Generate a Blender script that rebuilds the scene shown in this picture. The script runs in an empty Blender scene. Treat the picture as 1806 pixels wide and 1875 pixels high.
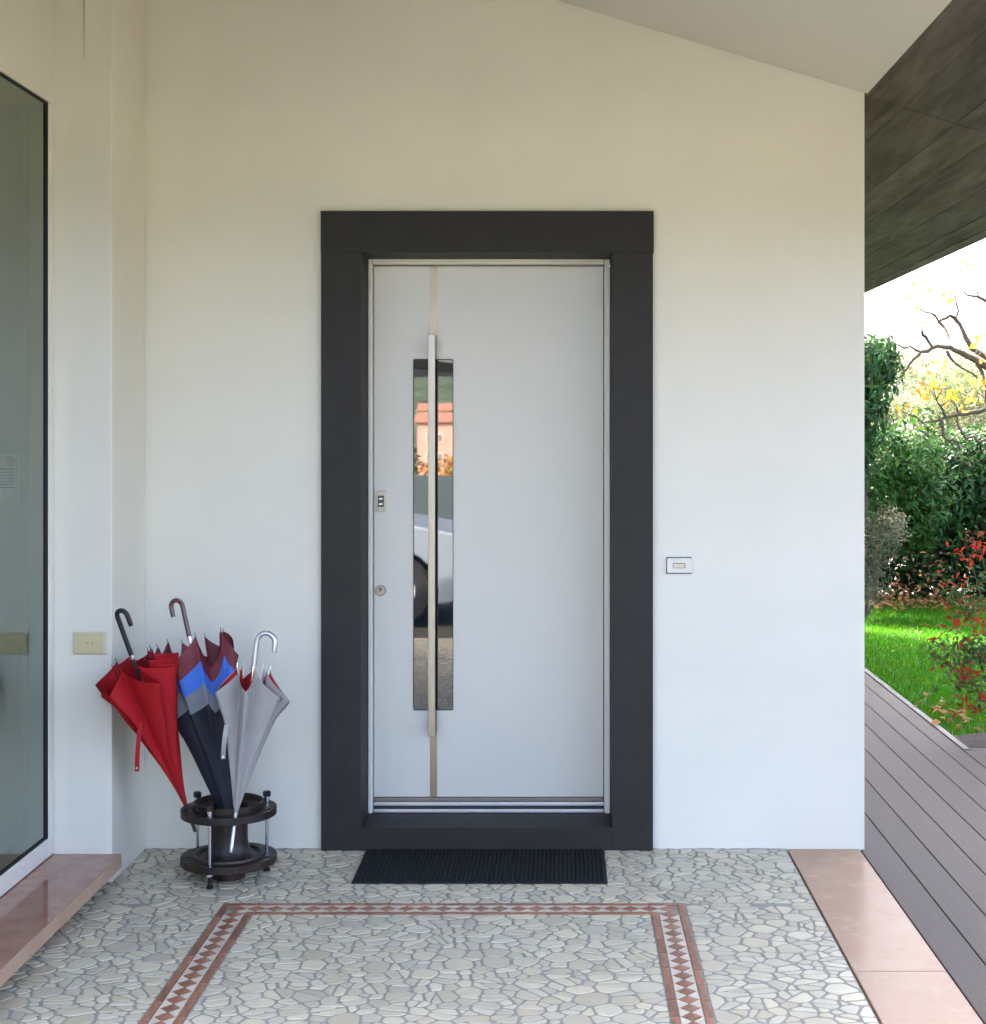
import bpy, bmesh, math, random
import numpy as np
from mathutils import Vector, Matrix

R = math.radians
PI = math.pi
random.seed(7)
rng = np.random.default_rng(11)

# ------------------------------------------------------------------ camera, sky, sun, exposure
sc = bpy.context.scene
col = sc.collection
CAM_Y, CAM_Z, FPX = -5.957, 1.63, 2800.0
cd = bpy.data.cameras.new('camera')
cam = bpy.data.objects.new('camera', cd)
col.objects.link(cam)
cam.location = (0, CAM_Y, CAM_Z)
cam.rotation_euler = (R(90), 0, 0)
cd.sensor_width = 36
cd.lens = FPX / 1875 * 36
cd.shift_x = -125 / 1875
cd.shift_y = -148 / 1875
cd.clip_start = 0.05
cd.clip_end = 3000
sc.camera = cam

SUN_AZ = Vector((-0.60, 0.80, 0)).normalized()     # horizontal direction towards the sun
SUN_EL = R(38)
w = bpy.data.worlds.new('World')
sc.world = w
w.use_nodes = True
wn = w.node_tree.nodes
sky = wn.new('ShaderNodeTexSky')
sky.sky_type = 'NISHITA'
sky.sun_disc = False
sky.sun_elevation = SUN_EL
sky.sun_rotation = math.atan2(SUN_AZ.x, SUN_AZ.y)
sky.air_density = 0.35
sky.dust_density = 9.0
sky.ozone_density = 1.0
wn['Background'].inputs['Strength'].default_value = 0.15
w.node_tree.links.new(sky.outputs[0], wn['Background'].inputs[0])

sd = bpy.data.lights.new('sun', 'SUN')
sd.energy = 2.0
sd.angle = R(0.5)
sd.color = (1.0, 0.93, 0.82)
sun = bpy.data.objects.new('sun', sd)
col.objects.link(sun)
tosun = Vector((SUN_AZ.x * math.cos(SUN_EL), SUN_AZ.y * math.cos(SUN_EL), math.sin(SUN_EL)))
sun.rotation_euler = tosun.to_track_quat('Z', 'Y').to_euler()
sun.location = (-5, 12, 14)

sc.view_settings.view_transform = 'Standard'
sc.view_settings.look = 'None'
sc.view_settings.gamma = 1
sc.view_settings.exposure = 4.3
sc.cycles.max_bounces = 7
sc.cycles.diffuse_bounces = 4
sc.cycles.glossy_bounces = 3
sc.cycles.transmission_bounces = 3
sc.cycles.transparent_max_bounces = 8
sc.cycles.use_denoising = True
sc.cycles.use_adaptive_sampling = True
sc.cycles.adaptive_threshold = 0.025

# ------------------------------------------------------------------ materials
M = {}
def nodes_of(name):
    m = bpy.data.materials.new(name)
    m.use_nodes = True
    nt = m.node_tree
    return m, nt, nt.nodes, nt.links, nt.nodes['Principled BSDF']

def mat(name, c, rough=0.6, var=0.06, scale=8.0, bump=0.0, bscale=60.0, metal=0.0, spec=0.5,
        stretch=(1, 1, 1), rand=0.0, tint=False, ior=None, coat=0.0, c2=None, c2scale=3.0, c2amt=0.5, rvar=0.0):
    m, nt, N, L, b = nodes_of(name)
    b.inputs['Roughness'].default_value = rough
    b.inputs['Metallic'].default_value = metal
    b.inputs['Specular IOR Level'].default_value = spec
    if ior: b.inputs['IOR'].default_value = ior
    if coat:
        b.inputs['Coat Weight'].default_value = coat
        b.inputs['Coat Roughness'].default_value = 0.08
    tc = N.new('ShaderNodeTexCoord')
    mp = N.new('ShaderNodeMapping')
    mp.inputs['Scale'].default_value = stretch
    L.new(tc.outputs['Object'], mp.inputs['Vector'])
    n1 = N.new('ShaderNodeTexNoise')
    n1.inputs['Scale'].default_value = scale
    n1.inputs['Detail'].default_value = 6
    n1.inputs['Roughness'].default_value = 0.6
    L.new(mp.outputs[0], n1.inputs['Vector'])
    ramp = N.new('ShaderNodeMapRange')
    ramp.inputs['From Min'].default_value = 0.3
    ramp.inputs['From Max'].default_value = 0.7
    ramp.inputs['To Min'].default_value = 1 - var
    ramp.inputs['To Max'].default_value = 1 + var
    L.new(n1.outputs['Fac'], ramp.inputs['Value'])
    val = ramp.outputs[0]
    if rand:
        oi = N.new('ShaderNodeObjectInfo')
        mr = N.new('ShaderNodeMapRange')
        mr.inputs['To Min'].default_value = 1 - rand
        mr.inputs['To Max'].default_value = 1 + rand
        L.new(oi.outputs['Random'], mr.inputs['Value'])
        mu = N.new('ShaderNodeMath'); mu.operation = 'MULTIPLY'
        L.new(val, mu.inputs[0]); L.new(mr.outputs[0], mu.inputs[1])
        val = mu.outputs[0]
    base = None
    if c2:
        n2 = N.new('ShaderNodeTexNoise')
        n2.inputs['Scale'].default_value = c2scale
        n2.inputs['Detail'].default_value = 8
        n2.inputs['Roughness'].default_value = 0.65
        L.new(mp.outputs[0], n2.inputs['Vector'])
        r2 = N.new('ShaderNodeMapRange')
        r2.inputs['From Min'].default_value = 0.42
        r2.inputs['From Max'].default_value = 0.62
        r2.inputs['To Max'].default_value = c2amt
        L.new(n2.outputs['Fac'], r2.inputs['Value'])
        mx = N.new('ShaderNodeMix'); mx.data_type = 'RGBA'
        mx.inputs['A'].default_value = (*c, 1)
        mx.inputs['B'].default_value = (*c2, 1)
        L.new(r2.outputs[0], mx.inputs['Factor'])
        base = mx.outputs['Result']
    if tint:
        at = N.new('ShaderNodeAttribute'); at.attribute_name = 'tint'
        if base is None:
            base = at.outputs['Color']
        else:
            m2 = N.new('ShaderNodeMix'); m2.data_type = 'RGBA'; m2.blend_type = 'MULTIPLY'
            m2.inputs['Factor'].default_value = 1
            L.new(base, m2.inputs['A']); L.new(at.outputs['Color'], m2.inputs['B'])
            base = m2.outputs['Result']
    vm = N.new('ShaderNodeVectorMath'); vm.operation = 'SCALE'
    if base is None:
        vm.inputs[0].default_value = c
    else:
        L.new(base, vm.inputs[0])
    L.new(val, vm.inputs['Scale'])
    L.new(vm.outputs[0], b.inputs['Base Color'])
    if rvar:
        rr = N.new('ShaderNodeMapRange')
        rr.inputs['From Min'].default_value = 0.3
        rr.inputs['From Max'].default_value = 0.7
        rr.inputs['To Min'].default_value = max(rough - rvar, 0.02)
        rr.inputs['To Max'].default_value = min(rough + rvar, 1)
        L.new(n1.outputs['Fac'], rr.inputs['Value'])
        L.new(rr.outputs[0], b.inputs['Roughness'])
    if bump:
        n3 = N.new('ShaderNodeTexNoise')
        n3.inputs['Scale'].default_value = bscale
        n3.inputs['Detail'].default_value = 5
        L.new(mp.outputs[0], n3.inputs['Vector'])
        bp = N.new('ShaderNodeBump')
        bp.inputs['Strength'].default_value = bump
        bp.inputs['Distance'].default_value = 0.004
        L.new(n3.outputs['Fac'], bp.inputs['Height'])
        L.new(bp.outputs[0], b.inputs['Normal'])
    M[name] = m
    return m

def leafmat(name, rough=0.4, trans=0.35):
    m, nt, N, L, b = nodes_of(name)
    at = N.new('ShaderNodeAttribute'); at.attribute_name = 'tint'
    L.new(at.outputs['Color'], b.inputs['Base Color'])
    b.inputs['Roughness'].default_value = rough
    b.inputs['Specular IOR Level'].default_value = 0.16
    tr = N.new('ShaderNodeBsdfTranslucent')
    hs = N.new('ShaderNodeHueSaturation')
    hs.inputs['Value'].default_value = 1.3
    L.new(at.outputs['Color'], hs.inputs['Color'])
    L.new(hs.outputs[0], tr.inputs['Color'])
    mx = N.new('ShaderNodeMixShader')
    mx.inputs[0].default_value = trans
    L.new(b.outputs[0], mx.inputs[1]); L.new(tr.outputs[0], mx.inputs[2])
    L.new(mx.outputs[0], N['Material Output'].inputs['Surface'])
    M[name] = m
    return m

def glassmat(name, tint=(0.8, 0.9, 0.82), ior=4.0):
    """window pane: clear glass, mirror reflection by Fresnel"""
    m, nt, N, L, b = nodes_of(name)
    N.remove(b)
    fr = N.new('ShaderNodeFresnel'); fr.inputs['IOR'].default_value = ior
    t = N.new('ShaderNodeBsdfTransparent'); t.inputs[0].default_value = (*tint, 1)
    g = N.new('ShaderNodeBsdfGlossy'); g.inputs['Roughness'].default_value = 0.01
    g.inputs[0].default_value = (0.86, 0.96, 0.9, 1)
    mx = N.new('ShaderNodeMixShader')
    L.new(fr.outputs[0], mx.inputs[0]); L.new(t.outputs[0], mx.inputs[1]); L.new(g.outputs[0], mx.inputs[2])
    L.new(mx.outputs[0], N['Material Output'].inputs['Surface'])
    M[name] = m

mat('plaster', (0.69, 0.68, 0.568), 0.85, 0.030, 2.3, 0.22, 150, spec=0.25)
mat('ceiling_plaster', (0.64, 0.625, 0.545), 0.9, 0.015, 2.0, 0.08, 160, spec=0.2)
mat('interior_paint', (0.55, 0.57, 0.48), 0.8, 0.02, 2.0)
mat('interior_floor', (0.20, 0.11, 0.08), 0.3, 0.2, 5)
mat('concrete', (0.120, 0.108, 0.088), 0.9, 0.34, 4.5, 0.7, 60, stretch=(6, 0.5, 6), rand=0.15, c2=(0.066, 0.058, 0.044), c2scale=1.4, c2amt=0.75, spec=0.2)
mat('dark_stone', (0.0165, 0.0158, 0.0122), 0.62, 0.16, 9, 0.25, 90, spec=0.35)
mat('white_lacquer', (0.58, 0.58, 0.50), 0.26, 0.012, 3, 0.02, 12, spec=0.5)
mat('white_frame', (0.69, 0.685, 0.59), 0.35, 0.01, 3)
mat('brushed_steel', (0.36, 0.33, 0.275), 0.34, 0.05, 30, 0.05, 200, metal=1.0, stretch=(8, 8, 0.3))
mat('inlay_steel', (0.34, 0.285, 0.205), 0.36, 0.05, 30, 0.05, 200, metal=1.0, stretch=(8, 8, 0.3))
mat('aluminium', (0.66, 0.66, 0.65), 0.38, 0.05, 20, metal=1.0)
mat('bronze_bar', (0.22, 0.19, 0.16), 0.45, 0.1, 20, metal=0.7)
mat('black_rubber', (0.012, 0.012, 0.013), 0.6, 0.1, 20)
mat('mirror_glass', (0.010, 0.014, 0.017), 0.015, 0.0, 3, ior=2.1, spec=0.5)
glassmat('window_glass')
mat('screen_black', (0.01, 0.009, 0.009), 0.12, 0.05, 20)
mat('grout', (0.275, 0.27, 0.222), 0.9, 0.14, 20, 0.5, 120)
mat('pale_stone', (0.62, 0.60, 0.55), 0.42, 0.09, 22, 0.22, 70, tint=True, spec=0.45, rvar=0.12)
mat('red_marble', (0.25, 0.105, 0.055), 0.40, 0.20, 26, 0.1, 90, rand=0.24, c2=(0.33, 0.165, 0.095), c2scale=14, c2amt=0.7)
mat('cream_tile', (0.54, 0.48, 0.36), 0.42, 0.08, 26, rand=0.07)
mat('pink_marble', (0.41, 0.285, 0.19), 0.25, 0.07, 8, 0.02, 40, c2=(0.40, 0.245, 0.15), c2scale=11, c2amt=0.45, rvar=0.05, spec=0.02)
mat('red_sill', (0.36, 0.185, 0.125), 0.10, 0.12, 10, 0.02, 40, c2=(0.27, 0.12, 0.075), c2scale=9, c2amt=0.7, rvar=0.05)
mat('deck_board', (0.078, 0.062, 0.049), 0.75, 0.10, 6, 0.45, 30, stretch=(14, 0.35, 4), rand=0.12)
mat('deck_trim', (0.085, 0.085, 0.08), 0.6, 0.08, 12)
mat('mat_rib', (0.016, 0.019, 0.019), 0.95, 0.35, 90, 0.8, 300, spec=0.15)
mat('mat_base', (0.007, 0.008, 0.008), 0.95, 0.2, 60)
mat('cream_plastic', (0.56, 0.49, 0.27), 0.45, 0.03, 10)
mat('ivory_plastic', (0.62, 0.57, 0.40), 0.45, 0.03, 10)
mat('white_plastic', (0.66, 0.65, 0.555), 0.4, 0.03, 10)
mat('dark_plastic', (0.03, 0.03, 0.032), 0.4, 0.05, 10)
mat('iron', (0.013, 0.0115, 0.010), 0.45, 0.35, 14, 0.6, 60, c2=(0.060, 0.028, 0.013), c2scale=11, c2amt=0.55, metal=0.3, rvar=0.15)
mat('chrome', (0.75, 0.76, 0.78), 0.14, 0.03, 10, metal=1.0)
mat('red_cloth', (0.34, 0.006, 0.010), 0.62, 0.07, 30, 0.1, 500, spec=0.3)
mat('red_lining', (0.42, 0.012, 0.016), 0.7, 0.07, 30, spec=0.3)
mat('navy_cloth', (0.012, 0.015, 0.024), 0.6, 0.1, 30, spec=0.35)
mat('grey_cloth', (0.20, 0.22, 0.24), 0.65, 0.06, 30)
mat('blue_cloth', (0.045, 0.16, 0.56), 0.6, 0.06, 30)
mat('maroon_cloth', (0.16, 0.022, 0.028), 0.62, 0.08, 30)
mat('silver_cloth', (0.30, 0.295, 0.275), 0.36, 0.06, 20, spec=0.6)
mat('black_handle', (0.012, 0.011, 0.015), 0.3, 0.1, 20)
mat('wood_handle', (0.085, 0.020, 0.012), 0.28, 0.2, 30, coat=0.5)
mat('silver_handle', (0.60, 0.61, 0.62), 0.33, 0.03, 10, metal=0.85)
mat('grass_soil', (0.028, 0.11, 0.006), 0.95, 0.25, 4, 0.6, 60)
mat('soil', (0.028, 0.019, 0.013), 0.95, 0.3, 20, 0.9, 60)
mat('ground_gravel', (0.048, 0.044, 0.028), 0.95, 0.16, 3, 0.5, 30)
mat('bark', (0.085, 0.065, 0.048), 0.9, 0.3, 20, 0.9, 40, stretch=(1, 1, 0.4))
mat('stem', (0.14, 0.10, 0.06), 0.8, 0.2, 20)
mat('hedge_core', (0.018, 0.020, 0.010), 0.95, 0.5, 14, 1.0, 20)
leafmat('leaf', 0.55, 0.20)
leafmat('leaf_matte', 0.6, 0.4)
leafmat('blade', 0.5, 0.42)
mat('orange_render', (0.34, 0.20, 0.155), 0.9, 0.05, 0.6)
mat('yellow_render', (0.62, 0.50, 0.32), 0.9, 0.05, 0.6)
mat('roof_tile', (0.22, 0.10, 0.07), 0.9, 0.2, 1.5)
mat('shutter', (0.10, 0.075, 0.06), 0.7, 0.1, 4)
mat('fence_teal', (0.035, 0.055, 0.06), 0.7, 0.12, 2)
mat('car_paint', (0.23, 0.275, 0.31), 0.22, 0.01, 3, coat=0.6)
mat('tyre', (0.012, 0.012, 0.012), 0.8, 0.1, 20)
mat('hubcap', (0.62, 0.64, 0.66), 0.3, 0.02, 6)
mat('hill_green', (0.030, 0.050, 0.026), 0.95, 0.9, 0.35, 0.0)
mat('carport_dark', (0.05, 0.052, 0.055), 0.6, 0.1, 5)

# ------------------------------------------------------------------ mesh helpers
def link(o, parent=None):
    col.objects.link(o)
    if parent is not None: o.parent = parent
    return o

def tag(o, label=None, cat=None, group=None, kind=None):
    if label: o['label'] = label
    if cat: o['category'] = cat
    if group: o['group'] = group
    if kind: o['kind'] = kind
    return o

def empty(name, loc=(0, 0, 0), label=None, cat=None, group=None, kind=None):
    o = bpy.data.objects.new(name, None)
    o.empty_display_size = 0.1
    o.location = loc
    link(o)
    return tag(o, label, cat, group, kind)

def finish(name, bm, m, parent=None, smooth=False, bevel=0.0, seg=2, recalc=True, angle=None):
    if recalc: bmesh.ops.recalc_face_normals(bm, faces=bm.faces[:])
    me = bpy.data.meshes.new(name)
    bm.to_mesh(me); bm.free()
    mats = m if isinstance(m, (list, tuple)) else [m]
    for k in mats: me.materials.append(M[k])
    if smooth:
        me.polygons.foreach_set('use_smooth', [True] * len(me.polygons))
    o = bpy.data.objects.new(name, me)
    link(o, parent)
    if bevel:
        md = o.modifiers.new('bevel', 'BEVEL')
        md.width = bevel; md.segments = seg; md.limit_method = 'ANGLE'; md.angle_limit = R(40)
    if smooth and angle:
        try:
            me.set_sharp_from_angle(angle=R(angle))
        except Exception:
            pass
    return o

def bbox(bm, x0, x1, y0, y1, z0, z1):
    v = [bm.verts.new(p) for p in ((x0,y0,z0),(x1,y0,z0),(x1,y1,z0),(x0,y1,z0),(x0,y0,z1),(x1,y0,z1),(x1,y1,z1),(x0,y1,z1))]
    for f in ((3,2,1,0),(4,5,6,7),(0,1,5,4),(1,2,6,5),(2,3,7,6),(3,0,4,7)):
        bm.faces.new([v[i] for i in f])

def box(name, x0, x1, y0, y1, z0, z1, m, parent=None, bevel=0.0, seg=2):
    bm = bmesh.new(); bbox(bm, x0, x1, y0, y1, z0, z1)
    return finish(name, bm, m, parent, bevel=bevel, seg=seg)

def plate(name, loops, t, m, parent=None, mtx=None, bevel=0.0, smooth=False):
    """flat plate from 2-D loops (first the outline, then holes), thickness t along local +z"""
    bm = bmesh.new(); es = []
    for lp in loops:
        vs = [bm.verts.new((p[0], p[1], 0)) for p in lp]
        for i in range(len(vs)): es.append(bm.edges.new((vs[i], vs[(i+1) % len(vs)])))
    bmesh.ops.triangle_fill(bm, use_beauty=True, use_dissolve=False, edges=es, normal=(0, 0, 1))
    r = bmesh.ops.extrude_face_region(bm, geom=bm.faces[:])
    for e in r['geom']:
        if isinstance(e, bmesh.types.BMVert): e.co.z += t
    if mtx is not None: bm.transform(mtx)
    return finish(name, bm, m, parent, bevel=bevel, smooth=smooth, angle=35)

def circle(cx, cy, r, n=32, ph=0):
    return [(cx + r*math.cos(ph+2*PI*i/n), cy + r*math.sin(ph+2*PI*i/n)) for i in range(n)]

def rrect(x0, x1, y0, y1, r, n=4):
    out = []
    for cx, cy, a in ((x1-r, y0+r, -90), (x1-r, y1-r, 0), (x0+r, y1-r, 90), (x0+r, y0+r, 180)):
        for i in range(n+1):
            t = R(a + 90*i/n); out.append((cx + r*math.cos(t), cy + r*math.sin(t)))
    return out

def tube_bm(bm, pts, rads, n=8, cap=True):
    pts = [Vector(p) for p in pts]
    if not isinstance(rads, (list, tuple)): rads = [rads]*len(pts)
    rings = []; up = None
    for i, p in enumerate(pts):
        a = pts[max(i-1, 0)]; b = pts[min(i+1, len(pts)-1)]
        d = (b-a).normalized()
        if up is None:
            up = Vector((0, 0, 1)) if abs(d.z) < 0.9 else Vector((1, 0, 0))
        s = d.cross(up).normalized(); up = s.cross(d).normalized()
        rings.append([bm.verts.new(p + (s*math.cos(2*PI*k/n) + up*math.sin(2*PI*k/n))*rads[i]) for k in range(n)])
    for A, B in zip(rings, rings[1:]):
        for k in range(n): bm.faces.new((A[k], A[(k+1) % n], B[(k+1) % n], B[k]))
    if cap:
        bm.faces.new(rings[0][::-1]); bm.faces.new(rings[-1])

def tube(name, pts, rads, m, parent=None, n=10, smooth=True):
    bm = bmesh.new(); tube_bm(bm, pts, rads, n)
    return finish(name, bm, m, parent, smooth=smooth, angle=50)

def lathe(name, prof, m, parent=None, n=48, cx=0, cy=0, smooth=True, angle=35):
    """revolve (r, z) pairs; closed profile loop"""
    bm = bmesh.new(); rings = []
    for r, z in prof:
        if r < 1e-6: rings.append([bm.verts.new((cx, cy, z))])
        else: rings.append([bm.verts.new((cx + r*math.cos(2*PI*k/n), cy + r*math.sin(2*PI*k/n), z)) for k in range(n)])
    for A, B in zip(rings, rings[1:]):
        for k in range(n):
            k2 = (k+1) % n
            if len(A) == 1 and len(B) == 1: continue
            if len(A) == 1: bm.faces.new((A[0], B[k2], B[k]))
            elif len(B) == 1: bm.faces.new((A[k], A[k2], B[0]))
            else: bm.faces.new((A[k], A[k2], B[k2], B[k]))
    return finish(name, bm, m, parent, smooth=smooth, angle=angle)

def np_mesh(name, verts, faces, m, parent=None, tint=None, smooth=False):
    me = bpy.data.meshes.new(name)
    nv = len(verts); nf, k = faces.shape
    me.vertices.add(nv); me.vertices.foreach_set('co', np.asarray(verts, np.float32).ravel())
    me.loops.add(nf*k); me.loops.foreach_set('vertex_index', faces.astype(np.int32).ravel())
    me.polygons.add(nf)
    me.polygons.foreach_set('loop_start', np.arange(0, nf*k, k, dtype=np.int32))
    me.update(calc_edges=True); me.validate()
    if tint is not None:
        a = me.color_attributes.new('tint', 'FLOAT_COLOR', 'POINT')
        c4 = np.ones((nv, 4), np.float32); c4[:, :3] = tint
        a.data.foreach_set('color', c4.ravel())
    me.materials.append(M[m])
    if smooth: me.polygons.foreach_set('use_smooth', [True]*nf)
    o = bpy.data.objects.new(name, me)
    return link(o, parent)

# ------------------------------------------------------------------ ground, lawn, hill
def gz(y):
    pts = [(40, -0.06), (-28, -0.06), (-60, -1.2), (-190, -7), (-340, -7), (-420, -3), (-2000, -3)]
    for (a, za), (b, zb) in zip(pts, pts[1:]):
        if y <= a and y >= b: return za + (zb-za)*(y-a)/(b-a)
    return -0.06
bm = bmesh.new()
ys = [900, 40, -12, -28, -44, -60, -100, -190, -265, -340, -380, -420, -900]
xs = [-900, -60, -12, 12, 60, 900]
gv = [[bm.verts.new((x, y, gz(y))) for x in xs] for y in ys]
for j in range(len(ys)-1):
    for i in range(len(xs)-1):
        bm.faces.new((gv[j][i], gv[j+1][i], gv[j+1][i+1], gv[j][i+1]))
tag(finish('ground', bm, 'ground_gravel'), 'pale gravel ground around the house', kind='structure')

# lawn sheet: an L round the deck
bm = bmesh.new()
for x0, x1, y0, y1 in ((2.105, 5.9, 1.885, 9.4), (1.2, 2.105, 6.3, 9.4)):
    v = [bm.verts.new(p) for p in ((x0,y0,-0.022),(x1,y0,-0.022),(x1,y1,-0.022),(x0,y1,-0.022))]
    bm.faces.new(v)
lawn = tag(finish('lawn', bm, 'grass_soil'), 'bright green lawn beside the deck', kind='structure')

def blades(name, n, x0, x1, y0, y1, h, keep=None):
    p = np.stack([rng.uniform(x0, x1, n), rng.uniform(y0, y1, n), np.full(n, -0.03)], 1)
    if keep is not None:
        p = p[keep(p)]
        n = len(p)
    a = rng.uniform(0, 2*PI, n); wd = rng.uniform(0.003, 0.006, n)
    hh = rng.uniform(0.6, 1.15, n)*h
    s = np.stack([np.cos(a), np.sin(a), np.zeros(n)], 1)*wd[:, None]
    ln = np.stack([rng.normal(0, 0.5, n)*hh, rng.normal(0, 0.5, n)*hh, hh], 1)
    V = np.empty((n, 3, 3)); V[:, 0] = p-s; V[:, 1] = p+s; V[:, 2] = p+ln
    c = np.array([0.040, 0.185, 0.003])*rng.uniform(0.6, 1.3, (n, 1))
    dry = 0.5+0.5*np.sin(p[:, 0]*5.1+2*np.sin(p[:, 1]*3.3))*np.cos(p[:, 1]*4.3+p[:, 0])
    c[:, 0] *= rng.uniform(0.7, 1.6, n)*(0.85+0.6*dry)
    straw = rng.random(n) < 0.02
    c[straw] = np.array([0.22, 0.19, 0.07])
    T = np.repeat(c, 3, 0)
    return np_mesh(name, V.reshape(-1, 3), np.arange(3*n).reshape(-1, 3), 'blade', None, T)
g = blades('grass', 95000, 2.1, 5.4, 1.9, 9.2, 0.05, lambda p: (((p[:, 0]-2.34)/0.36)**2 + ((p[:, 1]-2.12)/0.24)**2) > 1 - 0.25*np.sin(p[:, 0]*40))
tag(g, 'short bright green grass of the lawn beyond the deck', 'grass', kind='stuff')

# bare soil patch round the red-leaved shrub
bm = bmesh.new()
cv = bm.verts.new((2.36, 2.12, -0.006))
rg = [bm.verts.new((2.36 + 0.36*(1+0.12*math.sin(5*t)+0.07*math.sin(9*t+1))*math.cos(t) , max(1.90, 2.12 + 0.24*(1+0.12*math.cos(4*t))*math.sin(t)), -0.012)) for t in [2*PI*i/36 for i in range(36)]]
for i in range(36): bm.faces.new((cv, rg[i], rg[(i+1) % 36]))
tag(finish('soil_patch', bm, 'soil'), 'dark bare soil patch at the corner of the deck', kind='structure')

# planting bed under the hedge
bm = bmesh.new()
bm.faces.new([bm.verts.new(p) for p in ((0.9, 8.7, -0.010), (8.0, 8.7, -0.010), (8.0, 13.5, -0.010), (0.9, 13.5, -0.010))])
tag(finish('planting_bed', bm, 'soil'), 'dark soil bed under the laurel hedge', kind='structure')

# wooded hill far behind the camera (seen mirrored in the door glass)
nx, ny = 70, 26
V = []; F = []
for j in range(ny):
    for i in range(nx):
        x = -260 + 520*i/(nx-1); y = -400 - 300*j/(ny-1)
        t = j/(ny-1)
        z = -3 + 23*math.sin(min(t*1.25, 1)*PI/2)*(0.8+0.25*math.sin(x*0.011+1.3)) + (random.random()*5 if j else 0)
        V.append((x + random.uniform(-3, 3), y + random.uniform(-4, 4), z))
for j in range(ny-1):
    for i in range(nx-1):
        a = j*nx+i; F.append((a, a+1, a+nx+1, a+nx))
o = np_mesh('hill', np.array(V), np.array(F), 'hill_green')
tag(o, 'distant wooded hill facing the house', kind='structure')

# ------------------------------------------------------------------ house shell
XR = 1.181          # right end of the entrance wall
XL = -1.623         # inner left corner
XW = -1.83          # plane of the big window
YP = -0.434         # front of the pillar
YR = -2.3           # front edge of the porch roof
YW = -1.95          # near end of the big window
def ceil_z(x): return 2.945 - 0.30*(x - 1.19)      # underside of the plaster ceiling
def slab_z(x): return ceil_z(x) + 0.03

# front wall with the door opening + the flank of the house
wall = empty('entrance_wall', (0, 0.17, 0), 'white plastered house wall round the dark framed door', 'wall')
hx0, hx1, hz1 = -0.925, 0.349, 2.478
Tw = Matrix(((1,0,0,0),(0,0,1,0),(0,1,0,0),(0,0,0,1)))
outl = [(-8.0, -0.05), (hx0, -0.05), (hx0, hz1), (hx1, hz1), (hx1, -0.05), (XR, -0.05), (XR, slab_z(XR)+0.02), (-4.0, slab_z(-4.0)+0.02), (-8.0, slab_z(-4.0)-1.0)]
o = plate('wall_face', [outl], 0.34, 'plaster', wall, Tw)
o.matrix_parent_inverse = Matrix.Translation((0, -0.17, 0))
o = box('flank', XR-0.30, XR-0.0005, 0.34, 8.3, -0.05, slab_z(XR)-0.002, 'plaster', wall)
o.matrix_parent_inverse = Matrix.Translation((0, -0.17, 0))
o = plate('rear_face', [[(-8.0, -0.05), (XR-0.301, -0.05), (XR-0.301, slab_z(XR)+0.02), (-4.0, slab_z(-4.0)+0.02), (-8.0, slab_z(-4.0)-1.0)]], 0.25, 'plaster', wall, Matrix.Translation((0, 8.05, 0)) @ Tw)
o.matrix_parent_inverse = Matrix.Translation((0, -0.17, 0))
o = box('far_flank', -8.0, -7.75, 0.3405, 8.0495, -0.05, slab_z(-4.0)-1.0, 'plaster', wall)
o.matrix_parent_inverse = Matrix.Translation((0, -0.17, 0))
def keep(o, parent):   # parent keeping world coordinates
    o.parent = parent
    o.matrix_parent_inverse = Matrix.Translation(-Vector(parent.location))
    return o

# pillar at the left, its front face towards the camera
pil = box('pillar', XW-0.0785, XL, YP, -0.0015, -0.05, slab_z(XL)-0.02, 'plaster', bevel=0.004)
tag(pil, 'white plastered pillar between the big window and the entrance wall', 'pillar')
# wall above and beyond the big window
GZ0, GZ1 = 0.105, 2.875
wl = box('window_wall', XW-0.30, XW, YW-0.02, YP-0.0015, GZ1-0.068, slab_z(XW)-0.03, 'plaster')
tag(wl, 'white wall above the tall glass window at the left', 'wall')

# porch ceiling (plaster) and the concrete roof above it
bm = bmesh.new()
def prism(bm, prof, y0, y1):
    A = [bm.verts.new((x, y0, z)) for x, z in prof]; B = [bm.verts.new((x, y1, z)) for x, z in prof]
    n = len(prof)
    for i in range(n): bm.faces.new((A[i], A[(i+1) % n], B[(i+1) % n], B[i]))
    bm.faces.new(A[::-1]); bm.faces.new(B)
xe = 1.192
prism(bm, [(xe, ceil_z(xe)), (xe, ceil_z(xe)+0.027), (-4.0, ceil_z(-4)+0.027), (-4.0, ceil_z(-4))], YR, -0.002)
tag(finish('ceiling', bm, 'ceiling_plaster'), 'sloping white plaster ceiling of the porch', kind='structure')

XE = 2.235
roof = empty('concrete_roof', (XE, 0, slab_z(XE)), 'dark board-marked concrete roof overhanging the deck', 'roof')
bm = bmesh.new()
prism(bm, [(XE, slab_z(XE)), (XE, slab_z(XE)+0.16), (-4, slab_z(-4)+0.16), (-9, slab_z(-4)-1.4), (-9, slab_z(-4)-1.56), (-4, slab_z(-4))], YR, 8.5)
keep(finish('slab', bm, 'concrete'), roof)
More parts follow.
